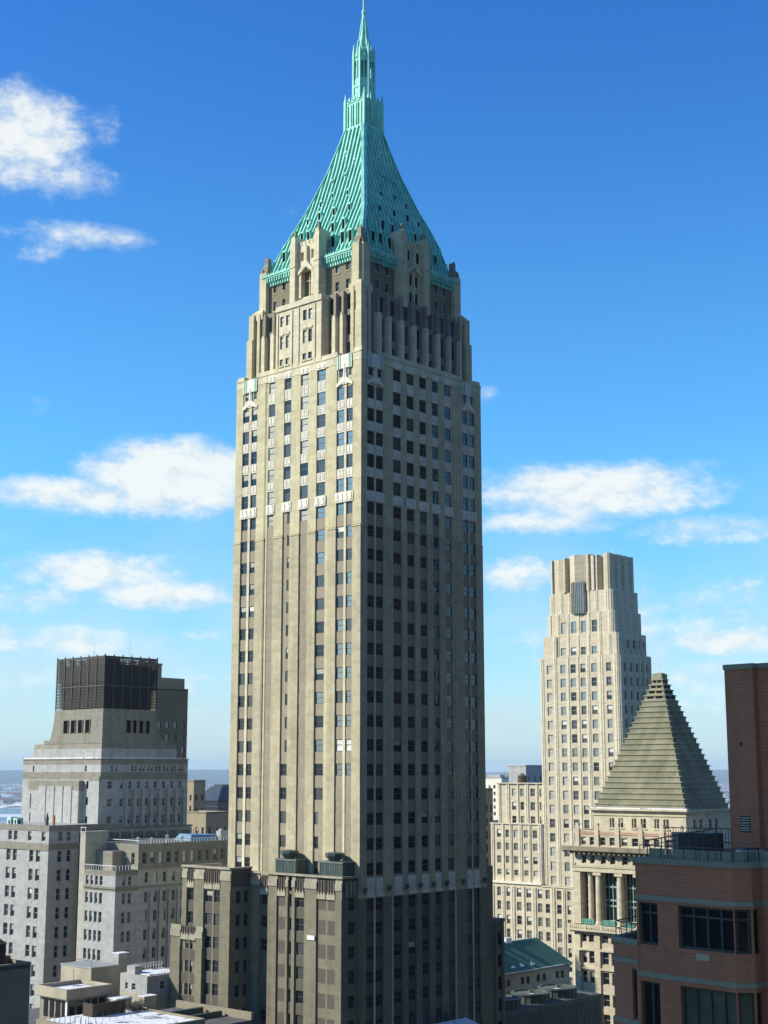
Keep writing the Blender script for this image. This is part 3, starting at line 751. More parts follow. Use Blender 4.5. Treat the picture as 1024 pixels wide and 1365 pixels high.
for a, b in ((19.35, 21.6), (15.2, 17.3), (12.6, 13.1), (10.95, 11.65), (6.0, 8.75), (.4, 1.8)): wpier(WF2, a, b, 121.4)
for a, b in ((21.6, 24.1), (28.25, 30.75), (32.65, 33.9)): wpier(WF1, a, b, 122.1)
wpier(('L', -8.4), 33.6, 36.1, 112.5, .3); wpier(('L', -8.4), 27.95, 29.6, 112.5, .3)
for fm, cells, zt in ((WF2, ((17.4, 19.25), (13.2, 15.1), (8.85, 10.85), (4.0, 5.9), (1.9, 3.75)), 121.0), (WF1, ((30.8, 32.6), (26.2, 28.15), (24.2, 26.0)), 121.7), (('L', -8.4), ((31.5, 33.5), (29.7, 31.4)), 112.4)):
    h_ = 2.3 if zt > 115 else 1.5
    for a, b in cells:
        m = MB(); fbox(m, fm, a, b, zt - h_ - .7, zt - h_, -.28, 0, 1)
        for k in range(3): s = a + (b - a) * (k + .5) / 3; fprism(m, fm, [(s - .25, zt - h_), (s + .25, zt - h_), (s, zt - h_ + .6)], -.24, -.04, 1)
        fbox(m, fm, a, b, zt - h_, zt, -.03, .6, 2)
        for k in range(3): s = a + (b - a) * (k + .6) / 3.2; fbox(m, fm, s - .1, s + .1, zt - h_ + .3, zt - .1, -.16, -.03, 2)
        T.part('parapet_panel', m, [WINGHI, WINGHI, SPANDK])
m = MB(); m.box(-4.0, -3.2, .0, 21.7, 121.35, 121.65, 0); m.box(-3.5, 0, .0, .6, 121.35, 121.65, 0); m.box(-3.1, -.2, .62, 21.6, 118.95, 119.1, 3)
m.box(-8.5, -7.6, 21.5, 34.0, 122.05, 122.35, 0); m.box(-7.6, -3.4, 21.5, 22.2, 122.05, 122.35, 0); m.box(-7.5, 0, 22.2, 33.7, 120.3, 120.45, 4); m.box(-7.6, .2, 33.3, 33.9, 119.2, 122.3, 0); m.box(-7.9, -3.5, 21.62, 22.1, 119.2, 122.05, 2)
m.box(-3.4, -.1, .42, .95, 118.9, 121.35, 2)
for k in range(3): m.box(-2.9 + k * .9, -2.4 + k * .9, .2, .42, 118.6, 120.9, 1)
T.part('wing_coping', m, [WINGHI, WINGHI, SPANDK, ROOF, SNOW])
m = MB(); fbox(m, WF2, 6.15, 7.85, 111.6, 112.3, -.48, -.44); T.part('wall_plate', m, WHITEM)
# rear steps to the right
m = MB(); m.box(XR, 35.0, .7, 18, 0, 121.2); m.box(XR, 34.85, .55, 18, 121.2, 121.6); m.box(XR, 37.8, .5, 22, 0, 111.8); m.box(XR, 37.9, .4, 22, 111.8, 112.4)
for k in range(10): m.box(36.0, 36.7, .42, .5, 108 - 3.72 * k, 110 - 3.72 * k, 1)
for s in (35.2, 37.2): m.box(s - .25, s + .25, .2, .5, 0, 112.4)
T.part('rear_wing', m, [WINGST, VOID])
T.finish({'dark': 4, 'mid': 3}, FR_DARK, split=True, fw=.1)

# penthouse sheds with ventilator bowls on the wing roof
def shed(name, y0, y1, label):
    r = bpy.data.objects.new(name, None); C.objects.link(r)
    r.parent = None; r.location = (-3.85, 235, 0); r.rotation_euler = (0, 0, GRID)
    tag(r, label, 'roof shed', 'copper sheds on the wing roof')
    m = MB(); m.box(-2.9, -.25, y0, y1, 119.1, 123.6); m.build('shed_walls', PATINAGR, r)
    m = MB(); m.frustum(-3.05, -.2, y0 - .15, y1 + .15, 123.6, -3.0, -.2, y0 - .1, y1 + .1, 123.85)
    for k in range(14): s = y0 + (y1 - y0) * (k + .5) / 14; m.box(-2.97, -2.9, s - .05, s + .05, 121.5, 123.6)
    m.build('lid', PATINAGR, r)
    m = MB(); m.lathe(-1.8, (y0 + y1) / 2 + .3, [(.8, 123.85), (.95, 124.0), (1.5, 124.7), (1.55, 125.1), (1.3, 125.2), (.9, 125.15), (.3, 125.3)], 8); m.build('ventilator', PATINAGR, r)
shed('roof_shed', 11.6, 16.5, 'left one of two grey green metal sheds with bowl ventilators on the wing roof')
shed('roof_shed', 1.0, 6.2, 'right one of two grey green metal sheds with bowl ventilators on the wing roof')
# ------------------------------------------------------------------ cream stepped tower on the right
I = Bld('stepped_tower', (70.2, 430.0), 'cream stepped tower with a fluted windowless crown, behind and left of the stone pyramid', 'skyscraper')
tiers = [((0, 17.8), (0, 29.0), 172.9), ((.5, 16.9), (.8, 27.9), 179.4), ((.9, 16.6), (2.2, 26.2), 186.2), ((1.2, 16.2), (2.9, 25.6), 192.7), ((3.4, 15.9), (5.6, 25.0), 203.2)]
icols = [(24.5, 26.45), (19.4, 21.3), (15.55, 17.5), (12.0, 13.8), (7.95, 9.86), (2.7, 4.5)]
ircols = [(2.6, 3.9), (6.0, 7.2), (9.45, 10.7), (12.05, 13.2), (14.85, 15.9)]
irows = [(172.0, 175.2), (167.7, 170.4)] + [(166.1 - 4.23 * k - 2.65, 166.1 - 4.23 * k) for k in range(1, 19)] + [(163.45, 166.1)]
imix = {'mid': 2, 'sky': 6, 'dark': 2, 'blind': 2, 'half': 1.5, 'halfpale': 2}
m = MB()
z0 = 0
for k, ((x0, x1), (y0, y1), z1) in enumerate(tiers):
    hl, hr = [], []
    if k == 0: hl = [(a, b, c, d) for a, b in icols for c, d in irows if d < 172]; hr = [(a, b, c, d) for a, b in ircols for c, d in irows if d < 172]
    if k == 1: hl = [(a, b, 173.2, 175.6) for a, b in icols[1:5]]; hr = [(a, b, 174.8, 177.5) for a, b in ircols[1:]]
    if k == 2: hl = [(a, b, 180.0, 183.6) for a, b in icols[1:5]]
    for fm, s0, s1, hs in ((('L', x0), y0, y1, hl), (('R', y0), x0, x1, hr)):
        wall(m, fm, s0, s1, z0, z1, hs, .35, 0)
        for h in hs: I.win(fm, *h, .35, {'blind': 5, 'mid': 1} if h[0] == 24.5 else ({'dark': 3, 'mid': 2} if fm[0] == 'R' else None))
    m.poly([(x1, y0, z0), (x1, y1, z0), (x1, y1, z1), (x1, y0, z1)]); m.poly([(x0, y1, z0), (x1, y1, z0), (x1, y1, z1), (x0, y1, z1)])
    m.poly([(x0, y0, z1), (x1, y0, z1), (x1, y1, z1), (x0, y1, z1)]); z0 = z1 - .02
I.part('wall', m, IRV)
def ipier(fm, a, b, z0, z1, o=.2):
    m = MB(); c = (a + b) / 2
    if b - a > 1.2:
        fprismv(m, fm, [(a, -.002), (a + .3, -o), (c - .12, -o), (c, -o * .3), (c + .12, -o), (b - .3, -o), (b, -.002)], z0, z1)
    else: fprismv(m, fm, [(a, -.002), (a + .2, -o), (b - .2, -o), (b, -.002)], z0, z1)
    I.part('pier', m, IRVHI)
def fprismv(mb, fm, prof, z0, z1, m=0):
    """vertical prism whose plan profile is (position along the wall, offset)"""
    mb.loft([[fp(fm, s, z, d) for s, d in prof] for z in (z0, z1)], m)
f0, f1, f2, f3, f4 = [('L', t[0][0]) for t in tiers]; g0, g1, g2, g3, g4 = [('R', t[1][0]) for t in tiers]
for a, b, zt in ((27.4, 28.9, 172.5), (22.4, 23.8, 179.3), (.2, 1.9, 173.2)): ipier(f0, a, b, 60, zt)
for a, b in ((17.9, 19.0), (14.2, 15.2), (10.3, 11.6)): ipier(f0, a, b, 60, 172.6)
for a, b in ((5.4, 7.2),): ipier(f0, a, b, 60, 172.6)
for a, b in ((21.7, 22.9), (17.9, 19.0), (14.2, 15.2), (10.3, 11.5), (5.9, 7.2), (2.6, 4.0)): ipier(f1, a, b, 173, 179 if a < 5 else 179.3)
for a, b in ((24.8, 26.0), (21.6, 22.9), (17.9, 19.1), (14.2, 15.2), (10.3, 11.5), (6.2, 7.5), (2.4, 3.8)): ipier(f2, a, b, 179.3, 186.1)
for a, b in ((23.8, 25.4), (20.4, 21.8), (17.4, 18.6), (10.4, 11.4), (7.4, 8.8), (3.4, 5.2)): ipier(f3, a, b, 186, 192.6)
for g, zt, zb, st in ((g0, 172.6, 60, ((.1, 1.6), (4.3, 5.6), (7.7, 9.0), (11.1, 11.9), (13.5, 14.5), (16.4, 17.7))), (g1, 179.2, 173, ((.6, 2.0), (4.3, 5.6), (7.7, 9.0), (11.1, 11.9), (13.5, 14.5))), (g2, 186.1, 179.3, ((1.0, 2.6), (5, 6.6), (9, 10.6), (13, 14.6))), (g3, 192.6, 186, ((1.3, 2.8), (5, 6.4), (8.8, 10.2), (12.6, 14)))):
    for a, b in st: ipier(g, a, b, zb, zt, .5)
m = MB()      # faceted crown: shallow angled bays proud of the core
for fm, pts, zz in ((('L', 1.6), ((5.2, 1.79), (5.2, 0), (4.9, -.2), (3.9, -.2), (3.5, .1), (3.5, 1.79)), 204.0),
                    (('L', 1.6), ((9.9, 1.79), (9.9, -.2), (9.2, -.7), (8.6, -.7), (8.5, -.25), (7.7, -.3), (7.3, .3), (7.3, 1.79)), 203.7),
                    (('L', 1.6), ((17.9, 1.79), (17.9, -.1), (16.2, -.8), (15.2, -1.5), (12.9, -.5), (11.5, .2), (11.4, -.75), (10.6, -.75), (10.5, -.1), (10.1, .0), (10.1, 1.79)), 204.2),
                    (('L', 1.6), ((20.2, 1.79), (20.2, -.5), (19.9, -.8), (19.3, -.8), (19.0, -.3), (18.9, 1.79)), 203.7),
                    (('L', 1.6), ((25.0, 1.79), (25.0, -.2), (24.5, -.4), (24.3, .2), (22.2, .0), (20.6, .5), (20.6, 1.79)), 203.5),
                    (('R', 3.5), ((1.7, 2.09), (1.7, -.1), (2.4, -.3), (3.2, -.1), (5.2, .2), (5.5, -.3), (6.6, -.5), (7.0, 0), (9.2, .3), (9.5, -.3), (10.4, -.4), (11.0, .1), (13.6, .4), (14.0, -.1), (15.2, 0), (15.9, .4), (15.9, 2.09)), 203.9)):
    fprismv(m, fm, list(pts), 192.72, zz)
I.part('crown_bay', m, IRV)
m = MB(); fprismv(m, f3, [(11.9, -.01), (12.3, -.9), (14.4, -1.4), (16.5, -.9), (16.9, -.01)], 185.9, 195.6, 0); fprismv(m, f3, [(12.2, -.01), (12.6, -.7), (14.4, -1.2), (16.2, -.7), (16.6, -.01)], 195.6, 195.7, 1)
m.loft([[fp(f3, 12.0, 195.6, -.6), fp(f3, 16.8, 195.6, -.6), fp(f3, 14.4, 195.6, -1.3)], [fp(f3, 14.3, 197.2, -.2), fp(f3, 14.5, 197.2, -.2), fp(f3, 14.4, 197.2, -.3)]], 1)
for k in range(7): s = 12.2 + k * .73; o = -1.5 + abs(s - 14.4) * .25; fbox(m, f3, s - .09, s + .09, 186, 195.6, o - .1, o + .25, 1)
I.part('tall_window', m, [G_SKY, LIMEDK])
m = MB()
for x, y, h in ((6, 10, 2.2), (9, 7, 2.8), (4, 19, 2.0), (12, 14, 1.6)): m.box(x, x + .07, y, y + .07, 203.2, 203.2 + h)
m.box(10, 11.2, 5, 6, 203.2, 204.5); m.box(7.5, 8.4, 12, 13, 203.2, 204.4)
I.part('roof_mast', m, WHITEM)
# lower wings of the same tower
m = MB()
iA = [(39.7, 41.3), (36.6, 38.0), (32.4, 34.1), (29.95, 30.6)]; iB = [(45.0, 46.6), (41.9, 43.2), (38.4, 40.0), (34.5, 36.1), (30.95, 32.6)]
iC = [(44.6, 46.1), (41.1, 42.5), (36.7, 38.5), (33.0, 34.8), (28.8, 30.5), (26.0, 27.6), (21.7, 23.4), (18.3, 19.6), (14, 15.6), (10, 11.6), (5.4, 7), (1.4, 3)]
fA, fB, fC = ('L', .6), ('L', -.5), ('L', -1.4)
I.grid(m, fA, 29, 46.8, 121.9, 134.3, iA, [(130.4, 132.8), (126.2, 128.7), (122.2, 124.4)], .35)
I.grid(m, fB, 28.9, 49.0, 104.2, 121.9, iB, [(117.8, 120.2), (114.0, 116.2), (110.0, 112.2), (106.4, 108.1)], .35)
I.grid(m, fC, 0, 49.4, 0, 104.0, iC, [(102.75 - 4.1 * k - 2.7, 102.75 - 4.1 * k) for k in range(10)], .4)
m.poly([(.6, 46.8, 100), (12, 46.8, 100), (12, 46.8, 134.3), (.6, 46.8, 134.3)]); m.poly([(-.5, 49, 100), (12, 49, 100), (12, 49, 121.9), (-.5, 49, 121.9)])
m.poly([(-1.4, 49.4, 0), (12, 49.4, 0), (12, 49.4, 104), (-1.4, 49.4, 104)])
m.poly([(.6, 29, 134.3), (12, 29, 134.3), (12, 46.8, 134.3), (.6, 46.8, 134.3)]); m.poly([(-.5, 28.9, 121.9), (.6, 28.9, 121.9), (12, 49, 121.9), (-.5, 49, 121.9)]); m.poly([(-1.4, 0, 104), (0, 0, 104), (12, 49.4, 104), (-1.4, 49.4, 104)])
m.poly([(-1.4, 0, 0), (12, 0, 0), (12, 0, 104), (-1.4, 0, 104)])
I.part('lower_wall', m, IRV)
for f, cc, zz, zb in ((fA, ((45.4, 46.7), (41.9, 43.5), (38.4, 39.3), (34.5, 36.2), (31, 32)), 134.6, 122), (fB, ((47.4, 48.9), (43.6, 44.7), (40.3, 41.6), (36.4, 38.0), (33.0, 34.2), (29.0, 30.6)), 122.3, 104.2), (fC, ((47, 49.3), (42.8, 44.3), (38.9, 40.8), (35.2, 36.3), (30.8, 32.7), (23.8, 25.6), (20, 21.4), (16, 17.6)), 103.2, 60)):
    for a, b in cc: ipier(f, a, b, zb, zz, .3)
m = MB(); m.box(-1.9, -.5, 28.8, 49.6, 104.0, 104.6, 0); m.box(-1.7, -.5, 0, 28.8, 103.6, 104.0, 1); m.box(-.9, 0, 29, 49.1, 121.9, 122.2, 1); m.box(-.0, .6, 29.1, 47, 134.3, 134.6, 1)
I.part('ledge', m, [TERRA, IRVHI])
I.finish(imix, FR_PALE, fw=.1)

# ------------------------------------------------------------------ bank tower with stepped pyramid
K = Bld('bank_tower', (63.9, 310.0), 'granite bank tower with a stepped stone pyramid roof and giant columns', 'office tower')
m = MB()
kx, ky = 18.9, 23.4
at_ = [(18.0, 19.2), (15.7, 16.9), (12.3, 13.5), (9.9, 11.2), (6.6, 7.8), (4.2, 5.55)]
K.grid(m, ('L', 0), 0, ky, 116, 129.2, at_, [(125.9, 127.95)], .35, 0, {'half': 2, 'mid': 3, 'dark': 1})
K.grid(m, ('R', 0), 0, kx, 116, 129.2, [(3, 4.2), (5.6, 6.8), (9.5, 10.7), (12.1, 13.3)], [(125.9, 127.95)], .35, 0, 'dark')
m.poly([(kx, 0, 116), (kx, ky, 116), (kx, ky, 129.2), (kx, 0, 129.2)]); m.poly([(0, ky, 116), (kx, ky, 116), (kx, ky, 129.2), (0, ky, 129.2)])
for a, b in at_: m.box(-.2, 0, a - .2, b + .2, 125.6, 125.9); m.box(-.15, 0, (a + b) / 2 - .07, (a + b) / 2 + .07, 125.9, 127.9)
K.part('attic_wall', m, BANK)
m = MB(); m.box(-.35, kx + .35, -.35, ky + .35, 129.2, 129.6); m.box(-.8, kx + .8, -.8, ky + .8, 129.6, 130.0); m.box(-.2, kx + .2, -.2, ky + .2, 128.5, 128.8); m.box(-.75, 1.0, -.75, ky + .75, 130.0, 130.25, 1)
K.part('attic_cornice', m, [BANK, SNOW])
m = MB(); N = 24; cx_, cy_ = 9.9, 11.3; zb = 130.0
for k in range(N):
    t = k / N; hx, hy = (kx / 2) * (1 - t) + 1.1 * t - .3, (ky / 2) * (1 - t) + 1.25 * t - .3
    z = zb + k * 1.19; ox, oy = cx_ * t + kx / 2 * (1 - t), cy_ * t + ky / 2 * (1 - t)
    m.box(ox - hx, ox + hx, oy - hy, oy + hy, z, z + 1.0)
    m.box(ox - hx - .2, ox + hx + .2, oy - hy - .2, oy + hy + .2, z + .86, z + 1.02); m.frustum(ox - hx - .2, ox + hx + .2, oy - hy - .2, oy + hy + .2, z + 1.02, ox - hx + .18, ox + hx - .18, oy - hy + .18, oy + hy - .18, z + 1.19)
K.part('stepped_pyramid', m, PYR)
m = MB(); m.box(cx_ - 1.15, cx_ + 1.15, cy_ - 1.25, cy_ + 1.25, zb + N * 1.19, zb + N * 1.19 + 1.1); m.box(cx_ - .8, cx_ + .8, cy_ - .9, cy_ + .9, zb + N * 1.19 + 1.1, zb + N * 1.19 + 1.3)
K.part('pyramid_cap', m, PYR)
m = MB()
for r, k in enumerate((20, 21, 22, 23)):
    t = k / N; hx, hy = (kx / 2) * (1 - t) + 1.1 * t - .3, (ky / 2) * (1 - t) + 1.25 * t - .3; ox, oy = cx_ * t + kx / 2 * (1 - t), cy_ * t + ky / 2 * (1 - t); z = zb + k * 1.19
    for s0, s1 in ((-.75, -.1), (.1, .75)):
        m = MB(); m.box(ox - hx - .012, ox - hx, oy + hy * s0, oy + hy * s1, z + .3, z + .8); K.part('vent_slot', m, VOID)
        m = MB(); m.box(ox + hx * s0, ox + hx * s1, oy - hy - .012, oy - hy, z + .3, z + .8); K.part('vent_slot', m, VOID)
m = MB(); m.lathe(cx_, cy_, [(.06, zb + N * 1.19 + 1.3), (.03, zb + N * 1.19 + 4.0)], 6); K.part('mast', m, WHITEM)
# main block: terrace storey, cornice, short storey, colonnade, balcony, lower storeys
F = ('L', -4.0)
ter = [(22.9, 24.1), (20.75, 21.9), (17.8, 19.15), (15.4, 16.7), (12.2, 13.7), (9.4, 11.0), (6.6, 8.0), (4.2, 5.6), (1.2, 2.6), (-1.8, -.4)]
m = MB()
K.grid(m, F, -6, 25.4, 121.6, 125.4, ter, [(122.2, 123.9)], .4, 0, {'dark': 3, 'halfpale': 2, 'mid': 2})
K.grid(m, F, -6, 25.6, 117.7, 120.3, ter, [(118.25, 119.95)], .5, 0, 'dark')
m.poly([(-4, 25.4, 121.6), (14, 25.4, 121.6), (14, 25.4, 125.4), (-4, 25.4, 125.4)]); m.poly([(-4, 25.6, 117.7), (14, 25.6, 117.7), (14, 25.6, 121.6), (-4, 25.6, 121.6)])
m.box(-4.0, 14, -6, 25.4, 124.0, 124.1)
for s in (25.0, 19.9, 14.6, 8.7, 3.4, -1): m.box(-4.3, -4.0, s - .55, s + .55, 121.6, 126.3); m.box(-4.25, -3.6, s - .4, s + .4, 126.3, 126.9)
m.box(-4.2, -4.0, -6, 25.5, 121.65, 121.95)
K.part('terrace_wall', m, BANK)
m = MB()
for a, b in ((20.5, 24.4), (15.2, 19.3), (9.3, 14.0), (4.0, 8.1), (-.4, 2.8)): m.box(-4.12, -4.0, a, b, 124.5, 125.1)
K.part('pink_frieze', m, BANKPK)
m = MB(); m.box(-6.2, 14, -6, 28.3, 121.0, 121.35); m.box(-5.8, 14, -6, 27.9, 120.7, 121.0); m.box(-5.0, 14, -6, 26.6, 120.3, 120.7)
for k in range(26): s = 27.4 - k * 1.28; m.box(-5.7, -5.0, s - .22, s + .22, 120.32, 120.7)
m.box(-6.1, -5.8, -6, 28.2, 121.35, 121.95)
K.part('main_cornice', m, LIMEDK)
m = MB(); m.box(-4.4, 14, -6, 26.4, 116.5, 117.7); m.box(-4.6, 14, -6, 26.6, 117.45, 117.7)
wall(m, ('L', -2.4), -6, 26.2, 106, 116.5, [(a, b, 106.4, 116.3) for a, b in ((21.5, 24.4), (15.5, 19.3), (10.7, 13.8), (5.4, 9.1), (.4, 4.0))], .4)
m.box(-4.2, -2.4, 24.5, 26.3, 105.4, 116.5); m.poly([(-4, 26.2, 0), (14, 26.2, 0), (14, 26.2, 117.7), (-4, 26.2, 117.7)])
K.part('colonnade_wall', m, BANK)
m = MB()
for a, b in ((21.5, 24.4), (15.5, 19.3), (10.7, 13.8), (5.4, 9.1), (.4, 4.0)):
    m.poly([(-2.02, a, 106.4), (-2.02, b, 106.4), (-2.02, b, 116.3), (-2.02, a, 116.3)], 0)
    for k in range(1, 4): s = a + (b - a) * k / 4; m.box(-2.15, -2.03, s - .09, s + .09, 106.4, 116.3, 1)
    for z in (109.2, 110.4, 113.2): m.box(-2.2, -2.03, a, b, z, z + .35, 1)
K.part('colonnade_window', m, [G_DARK, FR_GREEN])
for s, r in ((20.1, .85), (14.6, .85), (9.85, .85), (4.7, .85), (-.5, .85)):
    m = MB(); m.lathe(-3.35, s, [(1.0, 105.4), (1.0, 105.9), (r, 106.0), (r * .98, 110), (r * .86, 115.6), (.95, 115.8)], 16); m.box(-4.3, -2.4, s - 1.0, s + 1.0, 115.8, 116.5); m.box(-4.25, -2.5, s - .95, s + .95, 105.0, 105.4)
    K.part('column', m, BANK)
m = MB(); m.lathe(-2.9, 22.6, [(.8, 105.4), (.8, 105.9), (.62, 106.0), (.55, 115.6), (.8, 115.8), (.8, 116.5)], 14); K.part('column', m, BANK)
m = MB()
for a, b in ((21.2, 24.3), (15.7, 19.0), (11, 13.4), (6, 8.6)): 
    m.box(-4.1, -3.95, a, b, 105.35, 106.5)
    for k in range(6): s = a + (b - a) * (k + .5) / 6; m.box(-4.16, -4.1, s - .12, s + .12, 105.5, 106.35)
K.part('balcony_screen', m, copper('screen copper', (.10, .30, .23), (.06, .2, .16)))
m = MB(); m.box(-5.4, 14, -6, 27.6, 104.0, 104.4); m.box(-5.0, 14, -6, 27.0, 103.7, 104.0); m.box(-5.3, -5.1, -6, 27.5, 105.1, 105.35); m.box(-4.2, -2.4, -6, 26.3, 104.4, 105.0)
for k in range(60): s = 27.4 - k * .55; m.box(-5.27, -5.13, s - .12, s + .12, 104.4, 105.1)
for k in range(8): s = 26.9 - k * 4.2; m.box(-5.35, -5.05, s - .3, s + .3, 104.4, 105.4)
K.part('balcony', m, BANK)
m = MB()
kw = [(23.3, 24.6), (21.35, 22.75), (17.7, 19.4), (15.6, 17.0), (12.4, 13.8), (10.4, 11.8)]
K.grid(m, F, -6, 26.3, 0, 103.7, kw, [(101.6, 103.3), (97.2, 99.7), (93.1, 95.6), (88.6, 91.1), (84.5, 87), (80.4, 82.9), (76.3, 78.8)], .45, 0, {'dark': 4, 'half': 1, 'mid': 1})
for s in (25.5, 20.4, 14.7, 9.3): m.box(-4.35, -4.0, s - .75, s + .75, 60, 103.7)
for a, b in ((21.2, 24.8), (15.4, 19.6), (10.2, 14)):
    for z in (99.9, 96.0): m.box(-4.4, -4.0, a, b, z, z + .45)
m.box(-4.7, -4.3, 24.6, 26.0, 95.5, 97.2); m.box(-4.7, -4.3, 24.9, 25.7, 97.2, 99.8)
K.part('lower_wall', m, BANK)
K.finish({'dark': 3, 'mid': 2}, FR_PALE, fw=.1)

# ------------------------------------------------------------------ grey stepped tower on the left with louvred top
E = Bld('stepped_tower', (-60.3, 310.0), 'grey stepped tower with a big black louvred box on top', 'office tower')
m = MB()
e2c = [(1.85, 3.15), (5.2, 6.1)] + [(7.45 + 2.32 * k, 8.25 + 2.32 * k) for k in range(7)]
erows = [(134.35, 136.0), (130.6, 132.3), (126.9, 128.7)]
hs = [(a, b, c, d) for a, b in e2c for c, d in erows]
wall(m, ('R', 0), 0, 23.9, 126.1, 136.3, hs, .35, 0)
for h in hs: E.win(('R', 0), *h, .35, {'dark': 4, 'mid': 3, 'half': 1})
for x0 in e2c[2:]: pass
top = [(2.6, 3.3), (3.7, 4.4)] + [(8.0 + 2.2 * k + q, 8.7 + 2.2 * k + q) for k in range(7) for q in (0, .9)]
hs = [(a, b, 138.0, 139.3) for a, b in top if b < 23.5]
wall(m, ('R', 0), 0, 23.9, 137.9, 139.5, hs, .3, 0)
for h in hs: E.win(('R', 0), *h, .3, {'mid': 3, 'half': 2})
wall(m, ('R', 0), 0, 23.9, 136.3, 137.9, [], .3, 1); wall(m, ('R', 0), 0, 23.9, 139.5, 140.6, [], .3, 1)
wall(m, ('L', 0), 0, 29, 0, 136.3, [], .3, 0); wall(m, ('L', 0), 0, 29, 136.3, 137.9, [], .3, 1); wall(m, ('L', 0), 0, 29, 137.9, 139.5, [(5.0, 5.7, 138.0, 139.3), (24.6, 25.2, 138, 139.3)], .3, 0); wall(m, ('L', 0), 0, 29, 139.5, 140.6, [], .3, 1)
for h in ((5.0, 5.7, 138.0, 139.3), (24.6, 25.2, 138, 139.3)): E.win(('L', 0), *h, .3, 'dark')
m.poly([(23.9, 0, 0), (23.9, 29, 0), (23.9, 29, 140.6), (23.9, 0, 140.6)]); m.poly([(0, 29, 0), (23.9, 29, 0), (23.9, 29, 140.6), (0, 29, 140.6)])
m.box(-.15, 24.05, -.15, 29.1, 140.6, 140.8, 1)
E.part('shaft_wall', m, [GREY, GREYBR])
m = MB()
for a, b in zip(e2c[1:], e2c[2:] + [(23.9, 0)]):
    fbox(m, ('R', 0), a[1] + .35, min(b[0] - .35, 23.7), 126.2, 134.3, -.5, -.002)
E.part('fluted_piers', m, GREY)
m = MB()      # projecting bay on the lit side
f = ('L', -1.3); wall(m, f, 5.85, 24.6, 120, 134.0, [(23.4, 23.9, 130, 133.2), (23.4, 23.9, 126.5, 129)], .4, 0); wall(m, f, 5.85, 24.6, 134.0, 136.1, [], .3, 1)
for y in (5.85, 24.6): m.poly([(-1.3, y, 120), (0, y, 120), (0, y, 134.0), (-1.3, y, 134.0)]); m.poly([(-1.3, y, 134), (0, y, 134), (0, y, 136.1), (-1.3, y, 136.1)], 1)
m.poly([(-1.3, 5.85, 136.1), (0, 5.85, 136.1), (0, 24.6, 136.1), (-1.3, 24.6, 136.1)], 1)
for s in (8.0, 11.2, 14.4, 17.6): m.box(-1.45, -1.3, s + .25, s + 2.95, 122, 134.6); m.box(-1.42, -1.3, s + .25, s + 2.95, 134.6, 134.9, 0)
for z in (127, 131, 134.4): m.box(-.02, 0, 4.0, 4.9, z, z + 1.6, 2)
m.box(-.35, 0, 0.0, 3.7, 120, 136.0, 0); m.box(-.35, 0, 0, 3.7, 136.02, 137.0, 1)
E.part('projecting_bay', m, [GREY, GREYBR, VOID])
m = MB(); m.box(.0, 20.6, .0, 25.3, 140.8, 142.9, 0); m.frustum(0, 20.6, 0, 25.3, 142.9, .3, 20.2, .3, 25.0, 144.0, 1); m.box(.2, 18.2, .2, 21.6, 144.0, 144.8, 1); m.box(-.1, 23.5, -.1, 28.5, 140.8, 141.0, 2)
E.part('setback_wall', m, [GREY, GREYBR, SNOW])
m = MB()
prof = [(144.8, 0), (146.5, .62), (148.6, 1.1), (150.6, 1.35), (151.4, 1.4)]
m.loft([[(.2 + t * .1, .2 + t * .1, z), (16.3 - t, .2 + t * .1, z), (16.3 - t, 19.4 - t, z), (.2 + t * .1, 19.4 - t, z)] for z, t in prof])
for a, b in ((12.7, 14.3), (10.05, 11.55), (7.45, 8.95), (4.8, 6.3)): m.box(.22, .4, a, b, 146.3, 149.05, 1); m.box(.1, .3, a - .12, a, 146.2, 149.15, 0); m.box(.1, .3, b, b + .12, 146.2, 149.15, 0); m.box(.1, .3, a, b, 149.05, 149.2, 0)
for a, b in ((6.6, 7.7), (8.4, 9.3), (10.1, 11.1), (11.9, 12.9)): m.box(a, b, .22, .4, 146.3, 149.0, 1); m.box(a - .1, a, .1, .3, 146.2, 149.1, 0)
E.part('flared_base', m, [GREYBR, VOID])
m = MB(); X0, X1, Y0, Y1, Z0, Z1 = .5, 14.8, .5, 18.0, 151.4, 163.1
n_ = 34
for k in range(n_):
    z = Z0 + .25 + k * (Z1 - Z0 - .5) / n_
    hsl = .26 if z > 157 else .2
    for fm, a, b in ((('L', X0), Y0, Y1), (('R', Y0), X0, X1), (('L', X1 - .12), Y0, Y1), (('R', Y1 - .12), X0, X1)):
        pr = [(0.0, z), (.06, z + hsl), (.1, z + hsl), (.04, z)]
        m.loft([[fp(fm, a, zz, d) for d, zz in pr], [fp(fm, b, zz, d) for d, zz in pr]])
E.part('louvre_screen', m, LOUV); m = MB()
for k in range(7):
    y = Y0 + k * (Y1 - Y0) / 6; m.box(X0 - .12, X0 + .05, y - .12, y + .12, Z0, Z1); m.box(X1, X1 + .12, y - .12, y + .12, Z0, Z1)
    x = X0 + k * (X1 - X0) / 6; m.box(x - .12, x + .12, Y0 - .12, Y0 + .05, Z0, Z1)
for z in (156.2, 162.2): m.box(X0 - .1, X1 + .1, Y0 - .1, Y0, z, z + .3); m.box(X0 - .1, X0, Y0, Y1, z, z + .3)
E.part('screen_frame', m, plain('bronze posts', (.05, .047, .033), .6))
m = MB(); m.box(1.3, 13.9, 1.3, 16.6, Z0, 161.0); m.box(4, 8, 5, 12, 161.0, 163.2); E.part('plant_room', m, plain('plant room sheeting', (.03, .03, .024), .8))
m = MB()
for x, y, h in ((3, 8, 3.5), (9, 3, 4.2), (6, 12, 2.2), (12, 6, 2.0)): m.box(x, x + .035, y, y + .035, 161.0, 162.2 + h)
E.part('antenna', m, STEEL)
